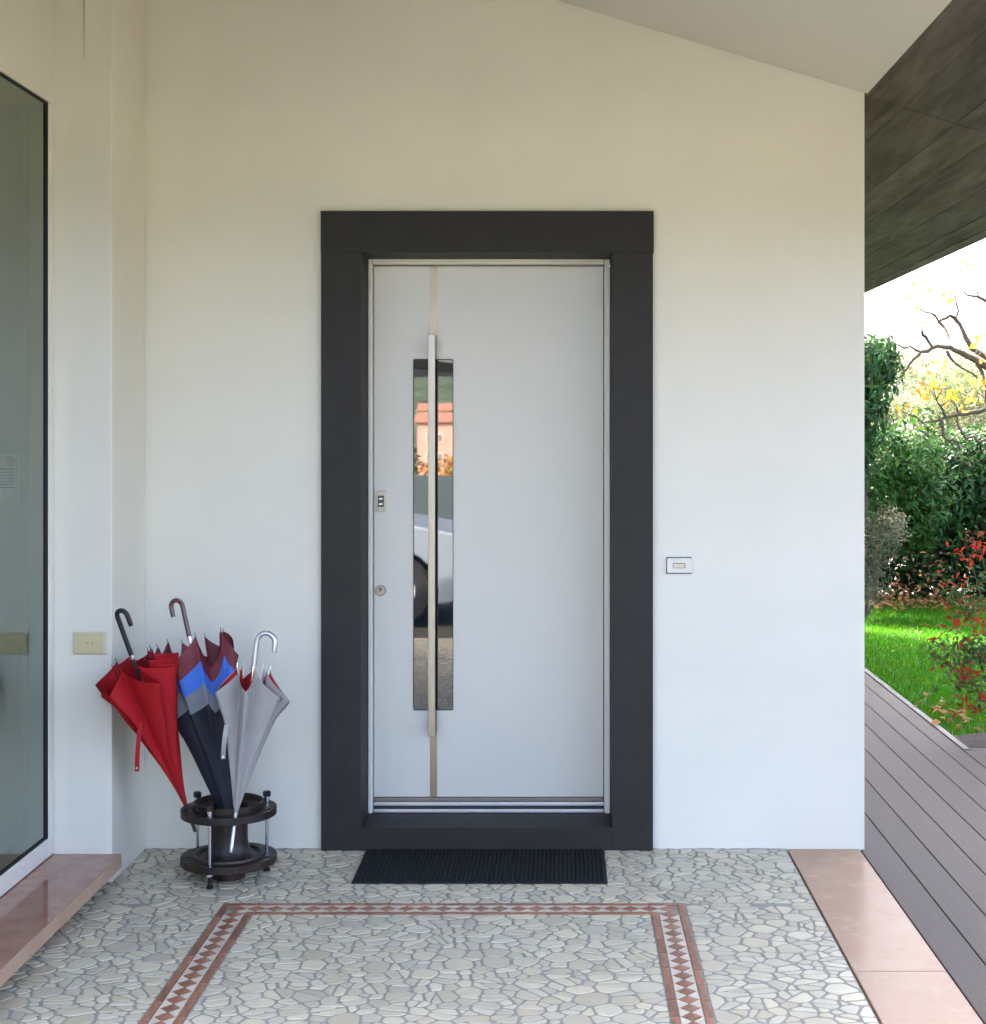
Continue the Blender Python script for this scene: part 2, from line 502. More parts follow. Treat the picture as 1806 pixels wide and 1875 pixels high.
# board marks cast into the soffit
x = xe + 0.012
widths = [0.16, 0.075, 0.135, 0.06, 0.10, 0.09, 0.12, 0.055, 0.10, 0.14]
offs = [0.0012, 0.003, 0.0018, 0.0045, 0.0015, 0.003, 0.001, 0.004, 0.002, 0.006]
k = 0
while x < XE - 0.05:
    wd = min(widths[k % 10], XE - 0.004 - x); of = offs[k % 10]
    for y0, y1 in ((YR+0.01, 0.135), (0.147, 4.6), (4.607, 8.49)):
        bm = bmesh.new()
        o2 = of + random.uniform(0, 0.001)
        a, b = x + 0.0003, x + wd - 0.0003
        prism(bm, [(a, slab_z(a)-o2), (b, slab_z(b)-o2), (b, slab_z(b)-0.0004), (a, slab_z(a)-0.0004)], y0, y1)
        keep(finish('board_mark', bm, 'concrete'), roof)
    x += wd; k += 1
# unseen beam added at the porch's front edge to dim the upper wall
bm = bmesh.new()
prism(bm, [(XE-0.06, slab_z(XE)-0.02), (1.2, 2.76), (-2.2, 2.76), (-2.2, slab_z(-2.2)-0.002), (XE-0.06, slab_z(XE-0.06)-0.002)], YR-0.02, YR+0.2)
keep(finish('shade_beam', bm, 'concrete'), roof)
# outer drip edge
bm = bmesh.new()
prism(bm, [(XE-0.05, slab_z(XE-0.05)-0.014), (XE+0.004, slab_z(XE)-0.014), (XE+0.004, slab_z(XE)+0.16), (XE-0.05, slab_z(XE-0.05)-0.0005)], YR+0.005, 8.495)
keep(finish('drip_edge', bm, 'concrete'), roof)

# ------------------------------------------------------------------ interior behind the window
room = empty('room', (-3.4, -1.8, 0), 'dim room behind the tall glass window', kind='structure')
keep(box('room_wall', -5.2, XW-0.079, YP+0.02, YP+0.03, 0.0, 3.2, 'interior_paint'), room)
keep(box('room_side', -5.3, -5.2, YW, YP, 0.0, 3.2, 'interior_paint'), room)
keep(box('room_rear', -5.3, XW-0.003, YW-0.12, YW-0.021, -0.05, 3.8, 'plaster'), room)
keep(box('room_ceiling', -5.3, XW-0.31, YW, YP, 3.2, 3.25, 'interior_paint'), room)
keep(box('room_floor', -5.3, XW-0.14, YW, YP, 0.06, 0.085, 'interior_floor'), room)

# ------------------------------------------------------------------ big window
win = empty('glass_window', (XW-0.03, -1.9, GZ0), 'tall fixed glass window in a white frame at the far left', 'window')
yw0, yw1 = YW, YP-0.003
sw = 0.054
bm = bmesh.new()
bbox(bm, XW-0.075, XW-0.001, yw1-sw, yw1, GZ0+0.002, GZ1-0.0685)
fr1 = keep(finish('frame_stile', bm, 'white_frame', bevel=0.003), win)
keep(box('frame_stile', XW-0.075, XW-0.002, yw0, yw0+sw, GZ0+0.002, GZ1-0.0685, 'white_frame', bevel=0.003), win)
keep(box('frame_rail', XW-0.075, XW-0.002, yw0+sw+0.001, yw1-sw-0.001, GZ0+0.002, GZ0+0.07, 'white_frame', bevel=0.003), win)
gy0, gy1, gzA, gzB = yw0+sw+0.001, yw1-sw-0.001, GZ0+0.07, GZ1-0.07
keep(box('gasket', XW-0.020, XW-0.004, gy1-0.0042, gy1, gzA, gzB, 'black_rubber'), win)
keep(box('gasket', XW-0.020, XW-0.004, gy0, gy1-0.007, gzB-0.004, gzB, 'black_rubber'), win)
keep(box('gasket', XW-0.020, XW-0.004, gy0, gy1-0.007, gzA, gzA+0.005, 'black_rubber'), win)
bm = bmesh.new()
v = [bm.verts.new(p) for p in ((XW-0.012, gy0, gzA+0.004), (XW-0.012, gy1-0.004, gzA+0.004), (XW-0.012, gy1-0.004, gzB-0.004), (XW-0.012, gy0, gzB-0.004))]
bm.faces.new(v)
keep(finish('pane', bm, 'window_glass', recalc=False), win)
# inner leaf of the double frame
keep(box('inner_stile', XW-0.098, XW-0.078, yw1-0.052, yw1-0.002, GZ0+0.002, GZ1-0.069, 'aluminium', bevel=0.003), win)
keep(box('inner_rail', XW-0.112, XW-0.08, yw0, yw1-0.086, GZ0+0.002, GZ0+0.075, 'white_frame', bevel=0.003), win)
bm = bmesh.new()
o = keep(lathe('screw_cap', [(0, 0.004), (0.006, 0.003), (0.007, 0), (0, 0)], 'white_plastic', None, 12), win)
o.matrix_parent_inverse = Matrix.Translation(-Vector(win.location)) @ Matrix.Translation((XW-0.002, -0.75, 0.15)) @ Matrix.Rotation(R(90), 4, 'Y')

# marble sill under the window
sill = empty('marble_sill', (-1.7, -1.2, 0.055))
keep(box('slab', XW-0.08, -1.5895, YW-0.02, YP-0.001, 0.055, 0.104, 'red_sill', bevel=0.002), sill)
keep(box('front_edge', -1.5893, -1.5875, YW-0.019, YP-0.002, 0.056, 0.1035, 'pink_marble'), sill)
tag(sill, 'polished reddish marble sill under the tall window', 'sill')
bs = box('sill_base', XW-0.08, -1.70, YW-0.02, YP-0.002, -0.02, 0.054, 'plaster')
bs.name = 'sill_wall'
tag(bs, 'low white plinth under the red marble sill', 'plinth')

# socket plate on the pillar
sk = empty('socket_plate', (-1.70, YP, 0.865), 'yellowed blank socket plate low on the white pillar', 'socket')
keep(box('rim', -1.762, -1.640, YP-0.006, YP-0.0005, 0.824, 0.906, 'ivory_plastic', bevel=0.003), sk)
keep(box('cover', -1.757, -1.652, YP-0.011, YP-0.0065, 0.829, 0.901, 'cream_plastic', bevel=0.002), sk)
for sx in (-1.706, -1.690):
    o = keep(lathe('screw_hole', [(0, 0), (0.0022, 0), (0.0022, 0.0015), (0, 0.0015)], 'dark_plastic', None, 10), sk)
    o.matrix_parent_inverse = Matrix.Translation(-Vector(sk.location)) @ Matrix.Translation((sx, YP-0.0112, 0.866)) @ Matrix.Rotation(R(90), 4, 'X')

# hairline cable high on the pillar
tag(tube('cable', [(-1.722, YP-0.003, 2.97), (-1.7222, YP-0.003, 3.2), (-1.722, YP-0.003, 3.8)], [0.0003, 0.0011, 0.0016], 'dark_plastic', None, 6), 'thin dark cable running up the top of the pillar', 'cable')

# intercom on the room wall
ic = empty('intercom', (-2.03, YP+0.02, 1.45), 'white wall intercom with a slotted grille seen through the window', 'intercom')
yi = YP+0.02
keep(box('case', -2.060, -1.957, yi-0.03, yi-0.0005, 1.372, 1.548, 'white_plastic', bevel=0.005), ic)
for i in range(7):
    keep(box('slot', -2.045, -1.975, yi-0.0315, yi-0.0302, 1.425+i*0.011, 1.429+i*0.011, 'dark_plastic'), ic)
o = keep(lathe('dial', [(0, 0.006), (0.018, 0.005), (0.020, 0), (0, 0)], 'dark_plastic', None, 20), ic)
o.matrix_parent_inverse = Matrix.Translation(-Vector(ic.location)) @ Matrix.Translation((-1.985, yi-0.0305, 1.523)) @ Matrix.Rotation(R(90), 4, 'X')

# ------------------------------------------------------------------ door surround
ox0, ox1, oz1 = -0.932, 0.356, 2.484       # outer
ix0, ix1, iz0, iz1 = -0.778, 0.197, 0.092, 2.323
ds = empty('door_surround', ((ox0+ox1)/2, -0.025, 0), 'wide dark grey stone surround of the front door', 'door frame')
yF, yB = -0.026, 0.215
keep(box('lintel', ox0-0.001, ox1+0.003, yF-0.0004, yB, iz1, oz1, 'dark_stone', bevel=0.0012), ds)
keep(box('jamb', ox0, ix0, yF, yB, 0.003, iz1-0.0002, 'dark_stone', bevel=0.0012), ds)
keep(box('jamb', ix1, ox1, yF, yB, 0.003, iz1-0.0002, 'dark_stone', bevel=0.0012), ds)
keep(box('threshold', ix0+0.0002, ix1-0.0002, yF, yB+0.12, 0.003, iz0, 'dark_stone', bevel=0.0012), ds)

# ------------------------------------------------------------------ front door
dr = empty('front_door', (-0.29, 0.225, 0.092), 'white front door with a narrow vertical glass strip and long bar handle', 'door')
yD = 0.228
lx0, lx1, lz0, lz1 = -0.757, 0.170, 0.151, 2.297
keep(box('frame_stile', ix0+0.001, lx0-0.003, 0.188, 0.30, iz0+0.001, iz1-0.001, 'white_frame', bevel=0.004), dr)
keep(box('frame_stile', lx1+0.003, ix1-0.001, 0.188, 0.30, iz0+0.001, iz1-0.001, 'white_frame', bevel=0.004), dr)
keep(box('frame_rail', lx0-0.002, lx1+0.002, 0.188, 0.30, lz1+0.004, iz1-0.001, 'white_frame', bevel=0.003), dr)
keep(box('rebate', lx0-0.0028, lx1+0.0028, 0.262, 0.31, iz0+0.001, lz1+0.003, 'black_rubber'), dr)
gx0, gx1, g0, g1 = -0.5995, -0.4365, 0.500, 1.922
Td = Matrix(((1,0,0,0),(0,0,1,yD),(0,1,0,0),(0,0,0,1)))
leaf = keep(plate('leaf', [[(lx0,lz0),(lx1,lz0),(lx1,lz1),(lx0,lz1)], rrect(gx0, gx1, g0, g1, 0.006)], 0.032, 'white_lacquer', None, Td, bevel=0.0012), dr)
keep(plate('glass_edge', [rrect(gx0+0.0003, gx1-0.0003, g0+0.0003, g1-0.0003, 0.006), rrect(gx0+0.003, gx1-0.003, g0+0.003, g1-0.003, 0.004)], 0.012, 'black_rubber', None, Matrix.Translation((0, 0.004, 0)) @ Td), dr)
keep(plate('pane', [rrect(gx0+0.0031, gx1-0.0031, g0+0.0031, g1-0.0031, 0.004)], 0.010, 'mirror_glass', None, Matrix.Translation((0, 0.006, 0)) @ Td), dr)
# inlay strip, interrupted by the glass
for z0, z1 in ((g1+0.001, lz1-0.004), (lz0+0.002, g0-0.001)):
    keep(box('inlay_strip', -0.530, -0.502, yD-0.002, yD+0.004, z0, z1, 'inlay_steel'), dr)
# bar handle on two stand-offs
hd = keep(box('bar_handle', -0.533, -0.505, yD-0.068, yD-0.052, 0.408, 2.016, 'brushed_steel', bevel=0.0015), dr)
for z in (1.975, 0.452):
    s_ = box('standoff', -0.529, -0.509, yD-0.0515, yD-0.0022, z-0.011, z+0.011, 'brushed_steel', hd)
    s_.matrix_parent_inverse = Matrix.Translation(-Vector(dr.location)).inverted() @ Matrix.Translation(-Vector(dr.location))
# entry reader
rd = keep(box('keypad_plate', -0.7500, -0.7095, yD-0.004, yD-0.0003, 1.305, 1.388, 'brushed_steel', bevel=0.001), dr)
box('screen', -0.7415, -0.7165, yD-0.0058, yD-0.0042, 1.324, 1.369, 'screen_black', rd, bevel=0.001)
for sz in (1.357, 1.336): box('key', -0.736, -0.722, yD-0.0066, yD-0.0059, sz-0.003, sz+0.003, 'aluminium', rd)
for sx in (-0.740, -0.720):
    box('screw', sx-0.002, sx+0.002, yD-0.0055, yD-0.0042, 1.312, 1.316, 'dark_plastic', rd)
# lock rosette
TL = Matrix.Translation((-0.731, yD-0.0003, 0.986)) @ Matrix.Rotation(R(90), 4, 'X')
lk = lathe('lock_rosette', [(0, 0.007), (0.019, 0.007), (0.022, 0.004), (0.022, 0), (0, 0)], 'brushed_steel', None, 32)
lk.data.transform(TL); keep(lk, dr)
ly = lathe('cylinder', [(0, 0.011), (0.008, 0.011), (0.0085, 0.0072), (0, 0.0072)], 'bronze_bar', None, 20)
ly.data.transform(Matrix.Translation((0.0, 0, 0.005)) @ TL); ly.parent = lk
box('keyhole', -0.7322, -0.7298, yD-0.0122, yD-0.0114, 0.986, 0.998, 'black_rubber', lk)
# bottom track
tk = keep(box('weather_bar', lx0+0.001, lx1-0.001, yD-0.010, yD+0.02, 0.133, 0.1495, 'bronze_bar', bevel=0.002), dr)
keep(box('track', lx0-0.001, lx1+0.001, yD-0.018, yD+0.02, 0.119, 0.1325, 'aluminium', bevel=0.002), dr)
keep(box('track_gasket', lx0-0.001, lx1+0.001, yD-0.008, yD+0.02, 0.1075, 0.1187, 'black_rubber'), dr)
keep(box('track', lx0-0.001, lx1+0.001, yD-0.030, yD+0.02, 0.0935, 0.107, 'aluminium', bevel=0.002), dr)

# doorbell
db = empty('doorbell', (0.458, 0, 1.107), 'small white doorbell plate on the wall right of the door', 'doorbell')
keep(box('back_plate', 0.409, 0.507, -0.006, -0.0004, 1.0755, 1.1395, 'dark_plastic', bevel=0.001), db)
keep(plate('cover', [rrect(0.4115, 0.507, 1.0790, 1.1365, 0.003), rrect(0.434, 0.482, 1.097, 1.117, 0.002)], 0.007, 'white_plastic', None,
     Matrix(((1,0,0,0),(0,0,1,-0.0135),(0,1,0,0),(0,0,0,1))), bevel=0.0012), db)
keep(box('button', 0.4355, 0.4795, -0.0115, -0.0065, 1.0985, 1.1145, 'ivory_plastic', bevel=0.001), db)

# ------------------------------------------------------------------ porch floor
floor = empty('porch_floor', (-0.37, -2.6, 0), 'pale irregular stone mosaic floor of the porch with a red diamond border', kind='structure')
FX0, FX1, FY0, FY1 = -1.69, 0.876, -5.6, 0.0
bed = keep(box('grout_bed', XW-0.05, FX1, FY0, 0.30, -0.05, 0.0, 'grout'), floor)

bx0, bx1, by1 = -1.160, 0.4215, -0.687       # outer outline of the border
BW = 0.116
by0 = -4.6
# sample stones of mixed size
def inband(x, y, m=0.0):
    if bx0-m < x < bx1+m and by0-m < y < by1+m:
        return not (bx0+BW+m < x < bx1-BW-m and by0+BW+m < y < by1-BW-m)
    return False
cellsz = 0.06
gridc = {}
pts = []
def try_add(x, y, r):
    gx, gy = int(x//cellsz), int(y//cellsz)
    for a in range(gx-2, gx+3):
        for b in range(gy-2, gy+3):
            for i in gridc.get((a, b), ()):
                px, py, pr = pts[i]
                if (px-x)**2 + ((py-y))**2 < (0.92*(pr+r))**2: return False
    gridc.setdefault((gx, gy), []).append(len(pts)); pts.append((x, y, r))
    return True
rs = random.Random(5)
for rmin, rmax, tries in ((0.036, 0.046, 6000), (0.026, 0.033, 10000), (0.016, 0.022, 18000), (0.0105, 0.0145, 12000)):
    for _ in range(tries):
        x = rs.uniform(FX0, FX1); y = rs.uniform(FY0, FY1)
        if inband(x, y): continue
        try_add(x, y, rs.uniform(rmin, rmax))
def clip(poly, nx_, ny_, c):
    out = []
    n = len(poly)
    for i in range(n):
        p, q = poly[i], poly[(i+1) % n]
        dp = p[0]*nx_+p[1]*ny_-c; dq = q[0]*nx_+q[1]*ny_-c
        if dp <= 0: out.append(p)
        if dp*dq < 0:
            t = dp/(dp-dq); out.append((p[0]+(q[0]-p[0])*t, p[1]+(q[1]-p[1])*t))
    return out
def cell(i):
    x, y, r = pts[i]
    s = 0.095
    poly = [(x-s, y-s), (x+s, y-s), (x+s, y+s), (x-s, y+s)]
    gx, gy = int(x//cellsz), int(y//cellsz)
    for a in range(gx-3, gx+4):
        for b in range(gy-3, gy+4):
            for j in gridc.get((a, b), ()):
                if j == i: continue
                px, py, pr = pts[j]
                dx, dy = px-x, py-y
                d2 = dx*dx+dy*dy; d = math.sqrt(d2)
                if d > 0.16: continue
                t = (d2 + r*r - pr*pr)/(2*d)
                g_ = rs.uniform(0.0028, 0.0062)
                poly = clip(poly, dx/d, dy/d, (x*dx+y*dy)/d + t - g_)
                if len(poly) < 3: return None
    lim = [(1, 0, FX1-0.004), (-1, 0, -FX0+(-0.004)), (0, 1, FY1-0.004), (0, -1, -FY0)]
    inside = bx0 < x < bx1 and by0 < y < by1
    if inside:
        lim += [(1, 0, bx1-BW-0.006), (-1, 0, -(bx0+BW+0.006)), (0, 1, by1-BW-0.005), (0, -1, -(by0+BW+0.006))]
    else:
        if by0 < y < by1: lim += [(1, 0, bx0-0.007)] if x < bx0 else [(-1, 0, -(bx1+0.007))]
        elif y >= by1: lim += [(0, -1, -(by1+0.005))]
    for a, b, c in lim:
        poly = clip(poly, a, b, c)
        if len(poly) < 3: return None
    return poly
def area(p): return 0.5*abs(sum(p[i][0]*p[(i+1) % len(p)][1]-p[(i+1) % len(p)][0]*p[i][1] for i in range(len(p))))
def rounded(p, f=0.17):
    out = []
    n = len(p)
    for i in range(n):
        a, b, c = p[i-1], p[i], p[(i+1) % n]
        k = f*rs.uniform(0.6, 1.3)
        out.append((b[0]+(a[0]-b[0])*k, b[1]+(a[1]-b[1])*k))
        out.append((b[0]*0.84+(a[0]+c[0])*0.08, b[1]*0.84+(a[1]+c[1])*0.08))
        out.append((b[0]+(c[0]-b[0])*k, b[1]+(c[1]-b[1])*k))
    return out
def dedupe(p, e=0.0025):
    out = []
    for q in p:
        if not out or math.hypot(q[0]-out[-1][0], q[1]-out[-1][1]) > e: out.append(q)
    while len(out) > 2 and math.hypot(out[0][0]-out[-1][0], out[0][1]-out[-1][1]) < e: out.pop()
    return out
def proj(x, y, z=0):
    d = y - CAM_Y
    if d < 0.3: return None
    return 1028 + FPX*x/d, 789 - FPX*(z-CAM_Z)/d, d
stones = []
def split(p, depth=0):
    """break big pieces along straight cuts: angular crazy-paving shapes"""
    A_ = area(p)
    if depth > 1 or A_ < 0.0026 or rs.random() < 0.30: return [p]
    cx_ = sum(a for a, _ in p)/len(p) + rs.uniform(-0.008, 0.008); cy_ = sum(b for _, b in p)/len(p) + rs.uniform(-0.008, 0.008)
    t = rs.uniform(0, PI)
    if rs.random() < 0.55: t = PI/2 + rs.gauss(0, 0.45)      # most cuts leave pieces longer across the porch
    nx_, ny_ = math.cos(t), math.sin(t); c = cx_*nx_+cy_*ny_; g_ = rs.uniform(0.0026, 0.0046)
    out = []
    for q in (clip(p, nx_, ny_, c-g_), clip(p, -nx_, -ny_, -c-g_)):
        if len(q) >= 3: out += split(q, depth+1)
    return out
cells = []
for i in range(len(pts)):
    p = cell(i)
    if p and len(p) >= 3: cells += split(p)
for p in cells:
    p = dedupe(p)
    if len(p) < 3 or area(p) < 0.00009: continue
    q = dedupe(rounded(p), 0.0012)
    if len(q) < 4: continue
    cx_ = sum(a for a, _ in q)/len(q); cy_ = sum(b for _, b in q)/len(q)
    pr = proj(cx_, cy_)
    scr = 0
    if pr and -5 < pr[0] < 1811 and pr[1] < 1885:
        scr = area(q)*(FPX/pr[2])**2*(CAM_Z/pr[2])
    h = rs.uniform(0.0018, 0.0034)
    b_ = rs.uniform(0.78, 1.05); wv = rs.uniform(-0.03, 0.035)
    tn = (0.54*b_*(1+wv), 0.49*b_, 0.345*b_*(1-wv*1.3))
    if rs.random() < 0.06: tn = (0.50*b_, 0.44*b_, 0.32*b_)
    stones.append((scr, q, cx_, cy_, h, tn))
stones.sort(key=lambda s: -s[0])
def stone_geo(q, cx_, cy_, h, V, F):
    n = len(q); b0 = len(V)
    tx, ty = rs.uniform(-0.012, 0.012), rs.uniform(-0.012, 0.012)
    for (x, y) in q: V.append((x, y, -0.002))
    for (x, y) in q: V.append((x, y, h*0.6))
    for (x, y) in q:
        dx, dy = cx_-x, cy_-y; d = math.hypot(dx, dy)+1e-6; s = min(0.0022/d, 0.4)
        x2, y2 = x+dx*s, y+dy*s
        V.append((x2, y2, h + (x2-cx_)*tx + (y2-cy_)*ty))
    for k in (0, 1):
        for i in range(n):
            j = (i+1) % n
            F.append((b0+k*n+i, b0+k*n+j, b0+(k+1)*n+j, b0+(k+1)*n+i))
    F.append(tuple(b0+2*n+i for i in range(n)))
def stone_mesh(name, lst):
    V, F, T = [], [], []
    for (_, q, cx_, cy_, h, tn) in lst:
        a = len(V); stone_geo(q, cx_, cy_, h, V, F); T += [tn]*(len(V)-a)
    me = bpy.data.meshes.new(name); me.from_pydata(V, [], F)
    at = me.color_attributes.new('tint', 'FLOAT_COLOR', 'POINT')
    c4 = np.ones((len(V), 4), np.float32); c4[:, :3] = np.array(T)
    at.data.foreach_set('color', c4.ravel())
    me.materials.append(M['pale_stone'])
    o = bpy.data.objects.new(name, me); link(o); keep(o, floor)
    return o
for s in stones[:300]: stone_mesh('stone', [s])
tag(stone_mesh('small_stones', stones[300:]), kind='stuff')
print('stones', len(stones), 'in frame', sum(1 for s in stones if s[0] > 0))

# red and cream border
for ja, jb in ((XL, ox0-0.002), (ox1+0.002, 0.877)):
    jb_ = bmesh.new(); nn_ = max(6, int((jb-ja)/0.02)); ring = []
    for i in range(nn_+1):
        xx = ja+(jb-ja)*i/nn_; ww = rs.uniform(0.004, 0.010); hh_ = rs.uniform(0.003, 0.007)
        ring.append([jb_.verts.new((xx, -0.0002, 0.0002)), jb_.verts.new((xx, -ww, 0.0004)), jb_.verts.new((xx, -0.0006, hh_))])
    for A, B in zip(ring, ring[1:]):
        for q in range(3): jb_.faces.new((A[q], A[(q+1) % 3], B[(q+1) % 3], B[q]))
    keep(finish('wall_joint', jb_, 'grout'), floor)
brd = bpy.data.objects.new('mosaic_border', None); link(brd); keep(brd, floor)
LW, MW = 0.0215, 0.066      # line width, middle band width
gap = (BW-2*LW-MW)/2
PIT = 0.0625
def flat(name, polys, h, m):
    bm = bmesh.new()
    for q in polys:
        A = [bm.verts.new((x, y, 0.0002)) for x, y in q]; B = [bm.verts.new((x, y, h)) for x, y in q]
        n = len(q)
        bm.faces.new(B)
        for i in range(n): bm.faces.new((A[i], A[(i+1) % n], B[(i+1) % n], B[i]))
    o = finish(name, bm, m)
    o.parent = brd
    return o
def inst(src, x, y, rz, dz=0.0):
    o = bpy.data.objects.new(src.name.split('.')[0], src.data)
    link(o, brd)
    o.location = (x, y, dz); o.rotation_euler = (0, 0, rz)
    return o
# prototypes are moved to their first place
a_, b_ = PIT/2-0.001, 0.0265
protoD = flat('diamond_tile', [[(-a_, 0), (0, -b_), (a_, 0), (0, b_)]], 0.0034, 'red_marble')
t1 = 0.0020
protoT = flat('triangle_tile', [[(-a_-0.0004, b_+0.0065), (-a_+t1, b_+0.001), (0, t1+0.0004), (a_-t1, b_+0.001), (a_+0.0004, b_+0.0065)]], 0.0030, 'cream_tile')
protoS = flat('strip_tile', [[(-PIT+0.0006, -LW/2), (PIT-0.0006, -LW/2), (PIT-0.0006, LW/2), (-PIT+0.0006, LW/2)]], 0.0034, 'red_marble')
first = {'D': True, 'T': True, 'S': True}
def put(kind, proto, x, y, rz):
    dz = rs.uniform(-0.0005, 0.0005)
    rz += rs.uniform(-0.012, 0.012)
    if first[kind]:
        first[kind] = False; proto.location = (x, y, dz); proto.rotation_euler = (0, 0, rz)
    else: inst(proto, x, y, rz, dz)
cxl, cxr, cyt = bx0+BW/2, bx1-BW/2, by1-BW/2
YV = -2.35          # pieces are laid singly as far as the frame (and a step round it) shows them
def run(p0, p1, rz):
    L_ = math.hypot(p1[0]-p0[0], p1[1]-p0[1]); n = int(L_/PIT)
    dx, dy = math.cos(rz), math.sin(rz)
    sgn = 1 if (p1[0]-p0[0])*dx+(p1[1]-p0[1])*dy > 0 else -1
    st = L_/n
    for i in range(n+1):
        x, y = p0[0]+sgn*dx*st*i, p0[1]+sgn*dy*st*i
        put('D', protoD, x, y, rz)
        if i < n:
            xm, ym = x+sgn*dx*st/2, y+sgn*dy*st/2
            put('T', protoT, xm, ym, rz); put('T', protoT, xm, ym, rz+PI)
def strip(p0, p1, rz):
    L_ = math.hypot(p1[0]-p0[0], p1[1]-p0[1]); n = max(1, round(L_/(2*PIT)))
    for i in range(n):
        t = (i+0.5)/n
        put('S', protoS, p0[0]+(p1[0]-p0[0])*t, p0[1]+(p1[1]-p0[1])*t, rz)
run((cxl, cyt), (cxr, cyt), 0)
run((cxl, cyt-PIT), (cxl, YV), PI/2)
run((cxr, cyt-PIT), (cxr, YV), PI/2)
h = LW/2
strip((bx0, by1-h), (bx1, by1-h), 0)
strip((bx0+BW-LW, by1-BW+h), (bx1-BW+LW, by1-BW+h), 0)
strip((bx0+h, by1-LW-0.001), (bx0+h, YV), PI/2)
strip((bx1-h, by1-LW-0.001), (bx1-h, YV), PI/2)
strip((bx0+BW-h, by1-BW-0.001), (bx0+BW-h, YV), PI/2)
strip((bx1-BW+h, by1-BW-0.001), (bx1-BW+h, YV), PI/2)
# rest of the border, out of frame, one piece
qs = []
for xa in (bx0, bx0+BW-LW, bx1-BW, bx1-LW): qs.append([(xa, by0), (xa+LW, by0), (xa+LW, YV-0.07), (xa, YV-0.07)])
tag(flat('border_rest', qs, 0.0034, 'red_marble'), kind='stuff')

# pink marble edge slabs
kerb = empty('marble_edging', (1.02, -2, 0), 'polished pink marble slabs edging the porch floor', kind='structure')
for y0, y1 in ((-1.350, -0.0035), (-2.72, -1.3535), (-4.1, -2.7235), (-5.5, -4.1035)):
    keep(box('slab', 0.8825, 1.160, y0, y1, -0.05, 0.0035, 'pink_marble', bevel=0.0025), kerb)

# ------------------------------------------------------------------ deck
deck = empty('deck', (1.9, 0, 0), 'grey brown composite plank deck beside the house', kind='structure')
xb = 1.167
for i in range(7):
    wd = 0.1315
    x1 = xb + wd - 0.0045
    if i == 6: x1 = 2.052
    keep(box('plank', xb, x1, -6.0, 6.2, -0.03, 0.0, 'deck_board', bevel=0.0025), deck)
    xb += wd
xb = 2.0565
while xb < 5.1:
    keep(box('plank', xb, xb+0.127, -6.0, 1.8545, -0.03, 0.0, 'deck_board', bevel=0.0025), deck)
    xb += 0.1315
keep(box('trim', 2.056, 2.090, 1.8560, 6.2, -0.05, 0.006, 'deck_trim', bevel=0.003), deck)
keep(box('trim', 2.0905, 5.2, 1.8585, 1.885, -0.05, 0.003, 'deck_trim', bevel=0.003), deck)
keep(box('plank_gap_bed', 1.163, 5.2, -6.0, 1.85, -0.055, -0.0305, 'black_rubber'), deck)
keep(box('plank_gap_bed', 1.163, 2.055, 1.851, 6.2, -0.055, -0.0305, 'black_rubber'), deck)

# ------------------------------------------------------------------ door mat
dm = empty('door_mat', (-0.295, -0.25, 0), 'black ribbed door mat in front of the door', 'mat')
mx0, mx1, my0, my1 = -0.755, 0.167, -0.463, -0.036
keep(box('backing', mx0, mx1, my0, my1, 0.003, 0.0085, 'mat_base', bevel=0.002), dm)
bm = bmesh.new()
n = 58; p_ = (mx1-mx0-0.012)/n
for i in range(n):
    x = mx0+0.006+i*p_
    y0, y1 = my0+0.004, my1-0.004
    pr = [(x+p_*0.12, 0.0082), (x+p_*0.22, 0.0125), (x+p_*0.5, 0.0138), (x+p_*0.78, 0.0125), (x+p_*0.88, 0.0082)]
    m_ = 8; rows = []
    for j in range(m_+1):
        y = y0+(y1-y0)*j/m_
        rows.append([bm.verts.new((a+random.uniform(-.0004, .0004), y, b+(random.uniform(-.0006, .0006) if b > 0.009 else 0))) for a, b in pr])
    for A, B in zip(rows, rows[1:]):
        for q in range(4): bm.faces.new((A[q], A[q+1], B[q+1], B[q]))
    bm.faces.new(rows[0]); bm.faces.new(rows[-1][::-1])
tag(keep(finish('ribs', bm, 'mat_rib'), dm), kind='stuff')

# ------------------------------------------------------------------ umbrella stand
SX, SY = -1.213, -0.377
st = empty('umbrella_stand', (SX, SY, 0), 'rusty dark iron umbrella stand made of two pipe flanges on threaded rods', 'umbrella stand')
FR = 0.172
rodA = [R(-104.4), R(33), R(153)]
hs, hr = R(-68.6), R(196.4)
allh = [hs, hr, R(-12), R(68), R(108), R(240)]
holesU = [circle(0.150*math.cos(a), 0.150*math.sin(a), 0.0105, 12) for a in allh] + [circle(0.147*math.cos(a), 0.147*math.sin(a), 0.0066, 10) for a in rodA]
plate('upper_flange', [circle(0, 0, FR, 64), circle(0, 0, 0.070, 40)] + holesU, 0.026, 'iron', st, Matrix.Translation((0, 0, 0.232)), bevel=0.0015)
plate('lower_flange', [circle(0, 0, FR+0.001, 64), circle(0, 0, 0.070, 40)] + holesU, 0.026, 'iron', st, Matrix.Translation((0, 0, 0.059)), bevel=0.0015)
lathe('raised_ring', [(0.128, 0.258), (0.128, 0.280), (0.124, 0.283), (0.118, 0.282), (0.112, 0.266), (0.075, 0.2605), (0.075, 0.2585), (0.128, 0.2585)], 'iron', st, 56)
lathe('collar_ring', [(0.133, 0.0855), (0.130, 0.0935), (0.117, 0.0935), (0.112, 0.0855)], 'iron', st, 56)
lathe('pipe', [(0.096, 0.0858), (0.084, 0.094), (0.073, 0.115), (0.068, 0.145), (0.068, 0.2318), (0.058, 0.2318), (0.058, 0.0858), (0.096, 0.0858)], 'iron', st, 48)
lathe('base_pipe', [(0.0, 0.004), (0.060, 0.004), (0.061, 0.0588), (0.0, 0.0588)], 'iron', st, 40)
